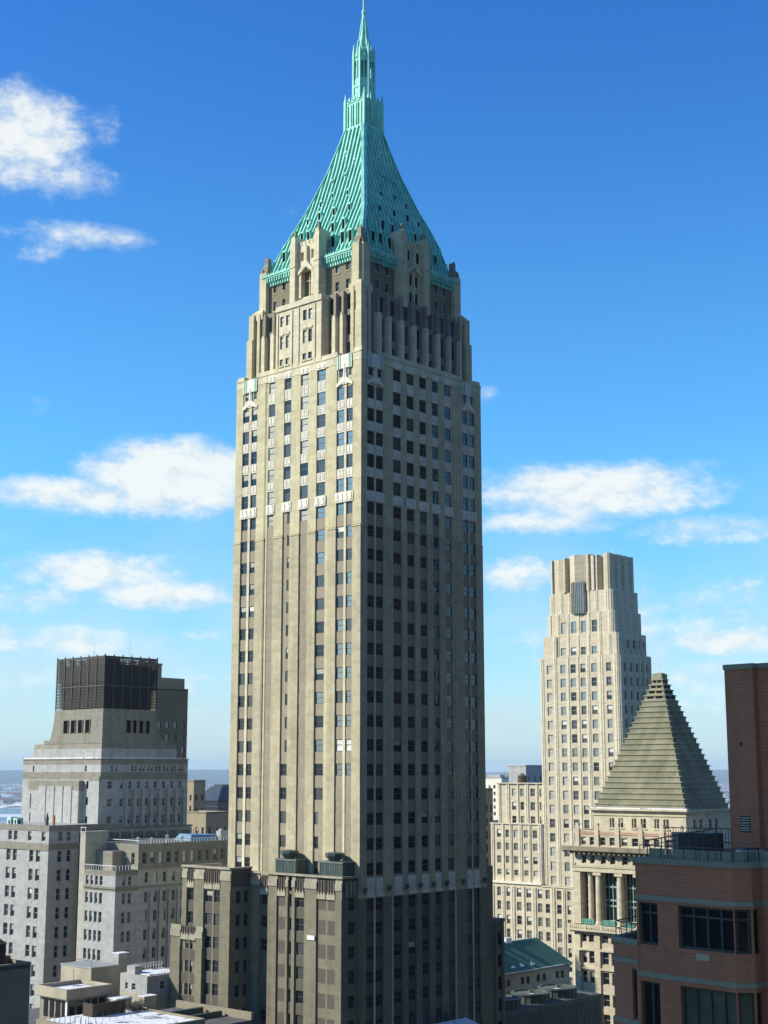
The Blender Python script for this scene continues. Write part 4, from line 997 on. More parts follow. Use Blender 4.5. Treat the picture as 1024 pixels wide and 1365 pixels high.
# lower front wings
def oE(fm, ox, oy): return (fm[0], fm[1] + (ox if fm[0] == 'L' else oy))
m = MB(); ox, oy = -18.74, -9.14
lr = [(122.6 - 3.65 * k - 2.3, 122.6 - 3.65 * k) for k in range(9)]
lc = [(13.1, 14.6), (10.9, 12.3), (5.1, 6.5), (2.8, 4.2)] + [(18.2 + 8 * k + q, 19.6 + 8 * k + q) for k in range(2) for q in (0, 2.3)]
f = ('L', ox)
E.grid(m, f, oy, oy + 40, 0, 122.75, [(a + oy, b + oy) for a, b in lc], lr, .35, 0, {'half': 4, 'dark': 3, 'mid': 2, 'halfpale': 1})
E.grid(m, f, oy, oy + 40, 124.0, 126.4, [(a + oy, b + oy) for a, b in ((12.9, 14.2), (10.9, 12.2), (6, 7.3), (1.2, 2.5))], [(124.4, 126.2)], .35, 0, {'half': 3, 'mid': 2})
m.box(ox, 0, oy, oy + 40, 122.75, 124.0, 1); m.box(ox - .15, ox, oy - .15, oy + 40, 122.6, 122.75, 1); m.box(ox - .1, 0, oy - .1, oy + 40, 126.4, 127.0, 1); m.box(ox + .4, 0, oy + .4, oy + 40, 127.0, 127.15, 3); m.box(ox - .1, ox + .3, oy - .1, oy + 40, 127.0, 127.5, 1); m.box(ox + .3, 0, oy - .1, oy + .3, 127.0, 127.5, 1)
E.grid(m, ('R', oy), ox, ox + 7.2, 0, 122.75, [(ox + 2.2, ox + 3.2), (ox + 4.4, ox + 5.4)], lr, .3, 0, 'dark')
E.grid(m, ('R', oy), ox, ox + 7.2, 124.0, 126.4, [(ox + 2.2, ox + 3.2), (ox + 4.2, ox + 5.2)], [(124.4, 126.2)], .3, 0, 'mid')
m.poly([(ox + 7.2, oy, 0), (ox + 7.2, 0, 0), (ox + 7.2, 0, 126.4), (ox + 7.2, oy, 126.4)])
E.part('left_wing_wall', m, [GREY, GREYBR, SNOW, AC])
m = MB(); px_, py_ = -15.84, -27.14
rw = [(115.15 - 3.5 * k - 2.05, 115.15 - 3.5 * k) for k in range(8)]
l2 = [(py_ + a, py_ + b) for a, b in ((8.45, 9.4), (7.0, 7.9), (5.5, 6.4), (4.0, 4.95))]
r2 = [(px_ + 1.6, px_ + 2.4), (px_ + 3.0, px_ + 3.8)]; r2b = [(px_ + 7.0 + 2.25 * k, px_ + 7.8 + 2.25 * k) for k in range(11)]
fl, fr = ('L', px_), ('R', py_)
for fm, a, b, cc in ((fl, py_, py_ + 9.9, l2), (fr, px_, px_ + 5.3, r2)):
    E.grid(m, fm, a, b, 0, 115.5, cc, rw, .35, 0, {'dark': 4, 'half': 3, 'mid': 1}); wall(m, fm, a, b, 115.5, 116.4, [], .3, 1); E.grid(m, fm, a, b, 116.4, 118.4, cc, [(116.5, 118.3)], .3, 0, {'half': 2, 'dark': 3}); wall(m, fm, a, b, 118.4, 119.4, [], .3, 1)
E.grid(m, fr, px_ + 5.3, px_ + 31, 0, 116.2, r2b, rw, .5, 0, {'mid': 3, 'pale': 1.3, 'half': 3, 'dark': 3}); E.grid(m, fr, px_ + 5.3, px_ + 31, 116.2, 119.6, r2b, [(116.8, 118.8)], .35, 3, {'half': 2, 'dark': 3, 'pale': .6})
r2t = [(px_ + 6.3 + 2.0 * k, px_ + 7.3 + 2.0 * k) for k in range(12)]
E.grid(m, fr, px_ + 5.3, px_ + 31, 119.6, 124.2, r2t, [(120.4, 122.6)], .35, 1, {'halfpale': 2, 'pale': 2, 'mid': 3, 'dark': 1})
E.grid(m, ('L', px_ + 5.3), py_, py_ + 12, 119.4, 124.2, [(py_ + 1.2, py_ + 2.2), (py_ + 3.6, py_ + 4.4)], [(120.2, 122.5)], .3, 1, {'halfpale': 1, 'dark': 2})
m.box(px_ + .2, px_ + 5.3, py_ + .2, py_ + 9.9, 118.9, 119.0, 2); m.box(px_ + 5.4, px_ + 31, py_ + .1, py_ + 25, 124.0, 124.15, 4)
m.box(px_, px_ + 5.4, py_ + 9.9, py_ + 11.6, 0, 126.2, 3); m.box(px_ - .1, px_ + 5.4, py_ + 9.8, py_ + 11.7, 126.2, 126.5, 0)
m.box(px_ - .25, px_ + 31, py_ - .25, py_, 116.0, 116.3, 1); m.box(px_ - .25, px_, py_, py_ + 9.9, 116.0, 116.3, 1); m.box(px_ + 5.1, px_ + 31, py_ - .25, py_, 119.5, 119.8, 1); m.box(px_ - .2, px_ + 5.3, py_ - .2, py_, 119.1, 119.4, 1)
m.box(px_ + 2.6, px_ + 5.3, py_ + 4.6, py_ + 9.8, 119, 122.8, 1)
for a, b in zip(r2b, r2b[1:]): fbox(m, fr, a[1] + .4, b[0] - .4, 60, 115.4, -.4, -.002, 0)
m.poly([(px_ + 31, py_, 0), (px_ + 31, py_ + 25, 0), (px_ + 31, py_ + 25, 124.2), (px_ + 31, py_, 124.2)])
E.part('right_wing_wall', m, [GREY, GREYBR, SNOW, stone('beige grey stone', (.45, .42, .34), .85), ROOF])
m = MB()
for k in range(14):
    y = py_ + .2 + k * .75; m.box(px_ + .02, px_ + .08, y, y + .06, 119.4, 120.3)
m.box(px_, px_ + .1, py_, py_ + 9.9, 120.25, 120.33); m.box(px_, px_ + 5.3, py_, py_ + .1, 120.25, 120.33)
for k in range(8): m.box(px_ + .2 + k * .7, px_ + .26 + k * .7, py_ + .02, py_ + .08, 119.4, 120.3)
for k in range(36): x = px_ + 5.4 + k * .72; m.box(x, x + .06, py_ + .02, py_ + .08, 124.2, 124.9)
m.box(px_ + 5.3, px_ + 31, py_, py_ + .1, 124.85, 124.95); m.box(px_ + 5.3, px_ + 5.4, py_, py_ + 11.6, 124.85, 124.95); m.box(px_, px_ + .1, py_ + 9.9, py_ + 11.6, 127.2, 127.3); m.box(px_ + .02, px_ + .08, py_ + 9.95, py_ + 10.05, 126.5, 127.25); m.box(px_ + .02, px_ + .08, py_ + 11.4, py_ + 11.5, 126.5, 127.25)
E.part('roof_railing', m, WHITEM)
m = MB()    # low glazed storey between the wing roof and the shaft
for k in range(7): m.box(1.6 + k * 3.2, 4.2 + k * 3.2, -1.55, -1.5, 122.9, 125.4, 1)
m.box(.0, 24, -1.5, 0, 120, 126.1, 0); m.box(-.3, 24.2, -1.8, 0, 126.1, 126.4, 2); m.box(-.3, 4, -.4, 0, 126.4, 126.9, 2)
for k in range(8):
    for q in range(4): m.box(1.6 + k * 3.2 + q * .65, 1.7 + k * 3.2 + q * .65, -1.62, -1.55, 122.9, 125.4, 0)
E.part('glazed_storey', m, [GREY, G_MID, GREYBR])
E.finish({'dark': 3, 'half': 2}, FR_PALE, fw=.1)
def clutter(name, label, cat, xy, build, group=None, rot=GRID):
    r = bpy.data.objects.new(name, None); C.objects.link(r); r.location = (xy[0], xy[1], 0); r.rotation_euler = (0, 0, rot)
    tag(r, label, cat, group); build(r); return r
PALEU = plain('pale turquoise paint', (.42, .60, .57), .6)
def units(r):
    for (x, y, w_, d_, h) in ((-17.6, 6.2, 1.6, 1.4, 1.7), (-17.4, 4.2, 1.5, 1.4, 1.5)):
        m = MB(); m.box(x, x + w_, y, y + d_, 127.15, 127.15 + h); m.build('unit_case', PALEU, r)
        f_ = MB(); f_.box(x - .02, x, y + .3, y + .8, 127.5, 128.2); f_.box(x + .3, x + .8, y - .02, y, 127.5, 128.2); f_.build('unit_grille', VOID, r)
clutter('roof_unit', 'pale turquoise cooling units on the snowy roof of the grey left block', 'cooling unit', (-60.3, 310.0), units)
def mast(r):
    m = MB(); m.lathe(-16.2, -4.6, [(.35, 127.15), (.3, 128.4), (.42, 128.5), (.05, 129.9)], 8); m.build('flue', STEEL, r)
    m = MB(); m.box(-16.4, -16.0, -7.1, -6.7, 127.15, 129.4); m.build('flue_stack', REDBR, r)
clutter('chimney_flue', 'dark flues and brick stack beside the turquoise units on the grey left block', 'flue', (-60.3, 310.0), mast)

def vents(r):
    m = MB(); m.box(12, 14.2, -25.2, -23.8, 124.15, 126.0); m.box(12.3, 13.0, -25.0, -24.2, 126.0, 126.4); m.build('vent_case', AC, r)
    m = MB(); m.bar((14.2, -24.4, 124.6), (14.9, -24.4, 124.6), .3); m.build('duct', AC, r)
def tarp(r):
    m = MB(); m.loft([[(4.5, -24.5, 124.2), (13.8, -24.5, 124.2), (13.8, -19, 124.2), (4.5, -19, 124.2)], [(5.5, -23.7, 125.4), (12.8, -23.9, 125.2), (12.6, -20, 125.3), (5.7, -19.8, 125.5)]]); m.build('sheet', BLUEMEM, r)
clutter('roof_vent', 'grey metal ventilation case at the far end of the grey tower right wing roof', 'vent', (-60.3, 310.0), vents)
clutter('tarpaulin', 'blue sheeted mound on the roof in front of the grey stepped tower', 'tarpaulin', (-60.3, 310.0), tarp)
def vents2(r):
    for (x, y, h) in ((-9.5, -25.6, 1.0), (-6.0, -25.4, .8), (-2.2, -25.5, 1.2), (1.4, -25.6, .9)):
        m = MB(); m.lathe(x, y, [(.3, 124.15), (.3, 124.15 + h), (.5, 124.2 + h), (.1, 124.5 + h)], 8); m.build('cowl', AC, r)
clutter('vent_row', 'row of small round cowls along the edge of the grey tower right wing roof', 'vents', (-60.3, 310.0), vents2)

# ------------------------------------------------------------------ plain blocks
def block(name, label, cat, xy, x1, y1, z, mats, lc=None, rc=None, top=None, pitch=3.7, h=2.0, n=8, mix=None, frame=FR_DARK, parapet=.5, roof=ROOF, extra=None, group=None, rot=GRID):
    b = Bld(name, xy, label, cat, rot, group); m = MB(); top = top or z - 1.5
    rw = rows(top, pitch, h, n); rw = [r_ for r_ in rw if r_[0] > 2]
    for fm, s1, cc in ((('L', 0), y1, lc), (('R', 0), x1, rc)):
        cols = []
        if cc:
            k, w_ = cc; cols = [(s1 * (i + .5) / k - w_ / 2, s1 * (i + .5) / k + w_ / 2) for i in range(k)]
        b.grid(m, fm, 0, s1, 0, z, cols, rw, .3, 0)
    m.poly([(x1, 0, 0), (x1, y1, 0), (x1, y1, z), (x1, 0, z)]); m.poly([(0, y1, 0), (x1, y1, 0), (x1, y1, z), (0, y1, z)])
    m.box(.01, x1, .01, y1, z - parapet - .15, z - parapet, 1)
    for x0_, x1_, y0_, y1_ in ((-.06, .3, -.06, y1), (.3, x1, -.06, .3), (x1 - .3, x1, .3, y1), (.3, x1 - .3, y1 - .3, y1)): m.box(x0_, x1_, y0_, y1_, z - .1, z + .12, 2)
    m.box(.0, .3, 0, y1, z - parapet, z - .1); m.box(.3, x1, 0, .3, z - parapet, z - .1); m.box(x1 - .3, x1, .3, y1, z - parapet, z - .1); m.box(.3, x1 - .3, y1 - .3, y1, z - parapet, z - .1)
    b.part('wall', m, [mats[0], roof, mats[1] if len(mats) > 1 else mats[0]])
    if extra: extra(b)
    b.finish(mix or {'dark': 4, 'mid': 3, 'half': 2}, frame); return b

def r_extra(b):
    m = MB(); m.box(-1, 9.6, .6, 8, 158.6, 161.3); m.box(-3, 3.2, 2, 6, 161.3, 164.5); m.box(-3, 3.4, 1.9, 6.1, 164.5, 164.9)
    b.part('penthouse', m, TAN)
block('brown_tower', 'plain brown tower with bright windows, directly behind the black louvred box', 'office tower', (-56.9, 360.0), 10.3, 12, 158.6, [BROWNW, TAN], (3, 1.0), (4, .95), 150.3, 3.1, 1.5, 14, {'pale': 4, 'dark': 2, 'mid': 2}, extra=r_extra)  # pale panes paint bright reflections into its windows
block('beige_tower', 'beige tower with small paired windows, seen between the grey stepped tower and the tallest tower', 'building', (-62.6, 480.0), 5, 9, 135.2, [TAN, BEIGE], (3, .9), (2, .9), 130.5, 3.6, 1.9, 8)
block('beige_block', 'low tan block with narrow dark windows, in front of the beige tower on the left', 'building', (-53.5, 440.0), 9, 14, 126.0, [TAN, BEIGE], (5, 1.0), (3, 1.0), 121.5, 3.6, 2.3, 7)
block('white_block', 'white block with rows of dark windows beside the left edge of the tallest tower', 'building', (-56.0, 520.0), 14, 16, 122.9, [GREY, TERRA], (6, 1.6), (4, 1.6), 121.3, 3.4, 1.7, 7, {'dark': 4, 'mid': 1})
def gl_extra(b):
    m = MB(); m.frustum(.0, 24, 0, 16, 124.6, 6, 20, 4, 12, 131.0); m.box(7, 19, 5, 11, 131.0, 132.0)
    for k in range(5): m.box(-.1, 24.1, -.1, 0, 108 + k * 3.4, 108.5 + k * 3.4); m.box(-.1, 0, 0, 16.1, 108 + k * 3.4, 108.5 + k * 3.4)
    b.part('sloped_top', m, G_MID)
block('glass_building', 'dark blue glass building with a sloping top, far off left of the tallest tower', 'building', (-78.5, 690.0), 24, 16, 124.4, [G_DARK, STEEL], None, None, extra=gl_extra)
block('brown_block', 'dull brown block with slit windows and a snowy roof, right behind the tallest tower', 'building', (31.0, 470.0), 6.5, 16, 132.6, [BROWNW, TAN], (4, 1.0), (3, .9), 127.6, 4.2, 2.6, 8, {'dark': 3}, roof=SNOW)
block('pale_block', 'pale windowless block rising just left of the cream stepped tower', 'building', (58.5, 600.0), 12, 9, 140.6, [GREY, TERRA], None, (3, .9), 136, 4, 1.8, 6)
def wb_extra(b):
    m = MB(); m.box(1, 6, 2, 12, 134.2, 136.2); m.box(8, 11, 2, 9, 134.2, 135.6)
    for k in range(5): m.box(2 + 2 * k, 2.3 + 2 * k, 1, 1.3, 134.2, 137.2 + k % 2)
    b.part('roof_hut', m, GREY)
block('white_loft', 'wide whitish loft building with cluttered roof, far behind the tallest tower on its right', 'building', (71.0, 880.0), 14, 26, 134.2, [TERRA, GREY], (7, 1.6), (4, 1.5), 130, 4, 2, 5, roof=SNOW, extra=wb_extra)
block('white_loft', 'lower white building with a bright snowy terrace beside the brown block', 'building', (36.6, 500.0), 9, 12, 121.5, [TERRA, GREY], (3, 1.2), (2, 1.2), 118, 4, 2, 5, roof=SNOW)
def tank(name, label, xy, z, r_, h, mat, legs=0.0, group=None):
    def f(o):
        m = MB(); m.lathe(0, 0, [(r_, z + legs), (r_ * .97, z + legs + h)], 14); m.build('tank_body', mat, o)
        m = MB(); m.lathe(0, 0, [(r_ * 1.08, z + legs + h), (.05, z + legs + h + r_ * .75)], 14); m.build('tank_roof', ROOF if not legs else REDBR, o)
        if legs:
            for a in range(4):
                m = MB(); x, y = r_ * .75 * math.cos(a * math.pi / 2 + .5), r_ * .75 * math.sin(a * math.pi / 2 + .5); m.box(x - .12, x + .12, y - .12, y + .12, z, z + legs); m.build('leg', STEEL, o)
    return clutter(name, label, 'water tank', xy, f, group)
tank('water_tank', 'squat brown tank on the roof of the wing left of the cream tower', (44.3, 467.0), 134.3, 1.5, 2.2, TIMBER)

# ------------------------------------------------------------------ green roofed hall and dark block between the towers
Fh = Bld('green_roofed_hall', (21.76, 330.0), 'low stone hall with a dark green hipped roof beside the bank tower', 'hall')
m = MB()
fw_ = [(a, a + 1.3) for a in (7.0, 8.8, 14.0, 16.1, 20.0, 22.3, 27.5, 29.5)]
Fh.grid(m, ('R', 0), 0, 33, 0, 92.9, fw_, [(90.2, 91.8), (84.5, 87.5), (79.5, 82.5)], .4, 0, 'dark')
m.box(0, 33.5, -.4, 14, 92.9, 93.2); m.box(0, 33.3, -.25, 0, 89.2, 89.5); m.poly([(33, 0, 0), (33, 14, 0), (33, 14, 92.9), (33, 0, 92.9)]); m.poly([(0, 0, 0), (0, 14, 0), (0, 14, 92.9), (0, 0, 92.9)])
Fh.part('wall', m, BEIGE)
m = MB(); e = [(-.2, -.7, 93.25), (33.6, -.7, 93.25), (33.6, 14, 93.25), (-.2, 14, 93.25)]; r1, r2_ = (-.2, 6.5, 98.9), (29.0, 6.5, 98.9)
m.poly([e[0], e[1], r2_, r1]); m.poly([e[1], e[2], r2_]); m.poly([e[2], e[3], r1, r2_]); m.poly([e[3], e[0], r1]); m.poly(e)
for k in range(44):
    x = .3 + k * .75; t = 1.0 if x < 29 else max(0.02, (33.6 - x) / 4.6)
    m.bar((x, -.7, 93.27), (x, -.7 + 7.2 * t, 93.27 + 5.65 * t), .07)
Fh.part('roof', m, GREENROOF)
m = MB(); m.box(0, 33.6, -.78, -.55, 93.2, 93.36); 
for x in (11, 14.5, 18.5): m.frustum(x, x + 1.6, .3, 1.6, 94.1, x + .5, x + .9, .8, 1.1, 94.8)
Fh.part('snow_guard', m, SNOW)
m = MB(); m.box(9, 10.2, 6, 7, 98.4, 100.3); m.box(12.5, 13.3, 6.1, 6.9, 98.4, 100.1); m.box(16.5, 18.6, 6, 7.2, 98.6, 99.8); m.box(3, 26, 6.3, 6.7, 98.8, 99.05)
Fh.part('roof_vents', m, WHITEM)
Fh.finish({'dark': 3}, FR_DARK)
Cb = Bld('dark_block', (17.8, 270.0), 'dark flat topped block carrying three round coolers, right of the foot of the tallest tower', 'building')
m = MB(); m.box(3.2, 37.8, 0, 9, 0, 94.1)
for k in range(40): m.box(3.3 + k * .86, 3.4 + k * .86, -.08, 0, 40, 93.7)
m.box(3.1, 37.9, -.1, 9.1, 94.1, 94.5); Cb.part('wall', m, PATINAGR)
m = MB(); m.box(4, 37, .6, 8.4, 94.5, 94.56); Cb.part('roof_surface', m, ROOF)
def cooler(x, y, r_, label):
    def f(o):
        m = MB(); m.lathe(x, y, [(r_, 94.56), (r_, 95.9), (r_ * 1.06, 96.0), (r_ * 1.06, 96.3), (r_ * .9, 96.35), (r_ * .88, 96.0)], 20); m.build('drum', PATINAGR, o)
        m = MB()
        for k in range(20): a = k * math.pi / 10; m.box(x + r_ * math.cos(a) - .07, x + r_ * math.cos(a) + .07, y + r_ * math.sin(a) - .07, y + r_ * math.sin(a) + .07, 94.56, 96.0)
        m.build('drum_ribs', STEEL, o)
        m = MB(); m.lathe(x, y, [(r_ * .86, 96.02), (r_ * .8, 96.1), (.5, 96.2), (.4, 96.6)], 16); m.build('fan_deck', ROOF, o)
        m = MB(); m.lathe(x - r_ * .4, y - r_ * .3, [(r_ * .25, 96.12), (r_ * .15, 96.22), (.1, 96.24)], 9); m.lathe(x + r_ * .45, y + r_ * .3, [(r_ * .16, 96.1), (.1, 96.2)], 7); m.build('snow_patch', SNOW, o)
    clutter('round_cooler', label, 'rooftop cooler', (17.8, 270.0), f, 'round coolers on the dark block')
cooler(10.8, 4.2, 3.6, 'round rooftop cooler nearest the foot of the tallest tower'); cooler(20.2, 4.4, 3.6, 'dark round rooftop cooler between the other two coolers'); cooler(29.3, 4.6, 3.7, 'paler round rooftop cooler nearest the bank tower')
# snowy gable in front of the shaded front
def gable_house(o):
    m = MB(); m.box(12.2, 22.0, -6.5, -.6, 0, 96.9); m.build('wall', LIMEDK, o)
    m = MB(); m.loft([[(12, -6.8, 96.9), (12, -.5, 96.9), (12, -3.4, 97.8)], [(22.3, -6.8, 96.9), (22.3, -.5, 96.9), (22.3, -3.4, 97.8)]]); m.build('roof', SNOW, o)
    m = MB(); m.box(19.5, 20.3, -1.6, -.9, 96.9, 98.9); m.build('chimney', STEEL, o)
clutter('gabled_house', 'low gabled roof under snow at the foot of the shaded front of the tallest tower', 'house', (-3.85, 235.0), gable_house)

# ------------------------------------------------------------------ low roofs at the lower left
def n1x(b):
    m = MB(); m.box(3.2, 9.9, .4, 9, 117.6, 117.75, 0); m.box(8.6, 10.0, 3.5, 5, 117.9, 118.6, 1); b.part('roof_patch', m, [SNOW, REDBR])
block('dark_house', 'plain dark walled building with a water tank hut on its roof, lower left corner', 'building', (-44.2, 150.0), 10.2, 11, 118.1, [INFILL, TAN], None, None, extra=n1x)
def hut(o):
    m = MB(); m.box(5.9, 8.1, 1.6, 4.0, 117.75, 120.1); m.build('wall', TIMBER, o)
    m = MB(); m.frustum(5.8, 8.2, 1.5, 4.1, 120.1, 6.9, 7.1, 2.7, 2.9, 121.2); m.build('roof', REDBR, o)
clutter('tank_hut', 'dark wooden hut with a pointed roof on the dark house', 'roof hut', (-44.2, 150.0), hut)
def n2x(b):
    m = MB(); m.box(1, 8, 1, 8, 104.2, 104.32, 0); b.part('roof_snow', m, SNOW)
    m = MB(); m.box(.7, 8.2, .6, 8, 99, 103.4, 0)
    for k in range(4): m.box(.6, .7, 1 + k * 1.6, 2.0 + k * 1.6, 100.4, 103.0, 1)
    for k in range(5): m.box(1 + k * 1.4, 2.0 + k * 1.4, .5, .6, 100.4, 103.0, 1)
    m.box(.5, .6, .5, .95, 100.2, 103.2, 2); b.part('glazed_room', m, [LIMEDK, G_DARK, WHITEM])
    m = MB(); m.box(5.2, 5.26, 5.6, 5.66, 104.2, 107); b.part('mast', m, STEEL)
b2 = Bld('penthouse', (-48.79, 230.0), 'beige penthouse with a heavy overhanging parapet and snow on its roof, lower left', 'penthouse')
m = MB(); m.box(0, .35, 0, 8.3, 103.4, 104.95); m.box(.35, 8.6, 0, .35, 103.4, 104.95); m.box(8.25, 8.6, .35, 8.3, 103.4, 104.95); m.box(.35, 8.25, 7.95, 8.3, 103.4, 104.95); m.box(.35, 8.25, .35, 7.95, 103.9, 104.2); m.box(.0, 8.6, 0, 8.3, 103.38, 103.5)
b2.part('parapet', m, BEIGE); n2x(b2)
b3 = Bld('beige_hut', (-50.03, 255.0), 'flat roofed beige hut behind the penthouse with the overhanging parapet', 'roof hut')
m = MB(); m.box(0, 5.8, 0, 8.8, 96, 104.8); b3.part('wall', m, BEIGE)
m = MB(); m.box(-.1, 5.9, -.1, 8.9, 104.8, 105.0); b3.part('roof_slab', m, AC)
m = MB(); m.bar((.3, .4, 105), (.3, .4, 106), .05); m.bar((.3, .4, 106), (.3, 8.4, 106), .05); m.bar((.3, 8.4, 105), (.3, 8.4, 106), .05); b3.part('handrail', m, STEEL)
b4 = Bld('white_penthouse', (-39.64, 250.0), 'small white penthouse with railed snowy roof, left of the tallest tower', 'penthouse')
m = MB(); b4.grid(m, ('L', 0), 0, 7.3, 101.2, 104.2, [(3.1, 4.15), (5.2, 5.9)], [(101.7, 102.8)], .25, 0, 'dark'); b4.grid(m, ('R', 0), 0, 9, 101.2, 104.2, [(2.8, 3.8), (5.2, 6.2)], [(101.9, 103.2)], .25, 0, 'dark')
m.poly([(0, 7.3, 98), (9, 7.3, 98), (9, 7.3, 104.2), (0, 7.3, 104.2)]); m.poly([(9, 0, 98), (9, 7.3, 98), (9, 7.3, 104.2), (9, 0, 104.2)]); m.box(0, 9, 0, 7.3, 98, 101.2, 1); m.poly([(0, 0, 104.2), (9, 0, 104.2), (9, 7.3, 104.2), (0, 7.3, 104.2)], 1)
m.box(-.3, 9, -.3, 0, 101.0, 101.3, 1)
b4.part('wall', m, [GREY, BEIGE])
m = MB(); m.box(1, 8.6, .7, 6.5, 104.21, 104.32); b4.part('roof_snow', m, SNOW)
m = MB(); m.box(.2, 1.8, 3.6, 5.8, 104.2, 105.5); b4.part('roof_hatch', m, GREY)
m = MB()
for k in range(12):
    m.box(2.0 + k * .6, 2.06 + k * .6, 6.9, 6.96, 104.2, 105.3); m.box(2.0 + k * .6, 2.06 + k * .6, 1.0, 1.06, 104.2, 105.0)
for z in (104.75, 105.3): m.box(1.9, 8.8, 6.9, 6.97, z, z + .08)
m.box(1.9, 8.8, 1.0, 1.07, 105, 105.08); b4.part('roof_railing', m, WHITEM)
b4.finish({'dark': 1}, FR_PALE)
b5 = Bld('stair_head', (-46.68, 262.0), 'narrow grey stair tower between the beige hut and the white penthouse', 'roof hut')
m = MB(); m.box(0, 2.2, 0, 1.6, 96, 106.4); b5.part('wall', m, GREY); m = MB(); m.box(-.1, 2.3, -.1, 1.7, 106.4, 106.55); b5.part('roof_slab', m, SNOW)
# snowy deck, fence, podium below them
pod = Bld('roof_deck', (-46.0, 208.0), 'snow covered roof deck with thin railing posts along the bottom left', 'roof deck')
m = MB(); m.box(7.4, 24, -4, 14, 0, 101.5, 0); m.box(24, 34, -4, 14, 0, 100.5, 1); m.box(5, 46, 14.0, 60, 0, 95.0, 1); pod.part('deck_structure', m, [INFILL, ROOF])
m = MB(); m.box(7.9, 23.8, -3.6, 13.8, 101.5, 101.62); m.box(25, 31, 8.5, 12, 100.5, 100.56); pod.part('deck_snow', m, SNOW)
m = MB(); m.box(7.0, 7.4, -4, 14, 100.9, 101.9); m.box(7.4, 24, -4.4, -4, 100.9, 101.9); m.box(33.6, 34.1, -4, 14, 100.5, 101.6); m.box(23.9, 24.2, -4, 14, 101.5, 101.9); pod.part('deck_kerb', m, INFILL)
m = MB(); m.box(24.4, 33, 6.5, 7.2, 100.5, 101.4, 3); m.box(24.4, 33, 2.0, 2.6, 100.5, 101.3, 3); m.box(21, 24, 13.2, 15.5, 101.5, 103.1, 1); m.box(20.9, 24.1, 13.1, 15.6, 103.1, 103.25, 2); m.box(26, 28.4, 12.6, 14, 101.5, 103.0, 1); m.box(25.9, 28.5, 12.5, 14.1, 103.0, 103.15, 2); pod.part('roof_hutches', m, [STEEL, BEIGE, SNOW, PATINAGR])
m = MB()
for k in range(14): m.box(7.6, 7.66, -3.6 + k * 1.25, -3.54 + k * 1.25, 101.6, 103.0)
for k in range(10): m.box(8.0 + k * 1.3, 8.05 + k * 1.3, 6.0 + .02 * k, 6.05 + .02 * k, 101.6, 102.9)
pod.part('railing_post', m, STEEL)
def fence(o):
    m = MB()
    for k in range(19): m.box(14.5 + k * .32, 14.77 + k * .32, 10.2, 10.3, 101.62, 103.55 - .04 * (k % 2))
    for k in range(8): m.box(14.4, 14.5, 10.3 + k * .3, 10.55 + k * .3, 101.62, 103.55)
    m.build('boards', TIMBER, o)
    m = MB(); m.box(14.5, 20.6, 10.3, 10.36, 102, 102.15); m.box(14.5, 20.6, 10.3, 10.36, 103.1, 103.25); m.build('fence_rail', TIMBER, o)
clutter('wooden_fence', 'brown upright board fence on the snowy roof deck', 'fence', (-46.0, 208.0), fence)
SHRUB = plain('dry shrubs', (.05, .055, .03), .9)
def plants(o):
    m = MB(); r_ = random.Random(3)
    for k in range(13):
        x, y = 21.0 + k * .22 + r_.random() * .4, 9.2 + r_.random() * 2.6
        for q in range(60):
            a, b_, c_ = r_.gauss(0, .3), r_.gauss(0, .3), r_.random() ** .7 * (1.0 + .5 * (k % 3 == 0))
            s = .06 + .08 * r_.random(); m.poly([(x + a - s, y + b_, 101.6 + c_), (x + a, y + b_ + s, 101.65 + c_), (x + a + s, y + b_, 101.6 + c_ + s), (x + a, y + b_ - s, 101.55 + c_ + s * .5)])
    m.build('foliage', SHRUB, o)
    m = MB()
    for k in range(13): m.bar((21.2 + k * .22, 10.4, 101.6), (21.1 + k * .22, 10.3, 102.7), .05)
    m.build('stems', TIMBER, o)
clutter('shrub_row', 'row of dark winter shrubs behind the fence on the snowy roof deck', 'shrubs', (-46.0, 208.0), plants)
def court(o):
    m = MB(); m.box(9, 12, 19, 23, 95, 98.2); m.box(10, 13, 27, 30, 95, 97.5); m.build('unit_case', AC, o)
    m = MB(); m.box(8, 14, 16, 34, 95.0, 95.06); m.build('snow_patch', SNOW, o)
clutter('courtyard_units', 'boxy machinery in the dark courtyard left of the penthouse', 'machinery', (-46.0, 208.0), court)

# ------------------------------------------------------------------ near red brick apartment block, lower right
RB = bpy.data.objects.new('brick_apartment_block', None); C.objects.link(RB); RB.location = (13.69, 58, 0)
tag(RB, 'near dark red brick apartment block with grey stone bands, lower right corner', 'apartment block')
OX, OY = 13.69, 58.0
def rel(pts): return [(x - OX, y - OY) for x, y in pts]
UPPER = rel([(13.69, 58.0), (14.44, 57.97), (14.93, 58.42), (16.97, 56.2), (24, 62), (16.4, 67), (10.5, 61.6), (11.30, 60.62), (11.54, 60.33)])
LOWER = rel([(10.5, 61.6), (9.74, 63.2), (15.2, 72), (16.4, 67)])
def inset(poly, d):
    """offset a polygon outward by d"""
    n = len(poly); ar = sum(poly[i][0] * poly[(i + 1) % n][1] - poly[(i + 1) % n][0] * poly[i][1] for i in range(n)); sg = 1 if ar > 0 else -1; out = []
    for i in range(n):
        p0, p1, p2 = Vector(poly[i - 1]), Vector(poly[i]), Vector(poly[(i + 1) % n])
        a = (p1 - p0).normalized(); b = (p2 - p1).normalized(); na = Vector((a.y, -a.x)) * sg; nb = Vector((b.y, -b.x)) * sg
        bis = (na + nb).normalized(); k = d / max(.35, bis.dot(na)); q = p1 + bis * k; out.append((q.x, q.y))
    return out
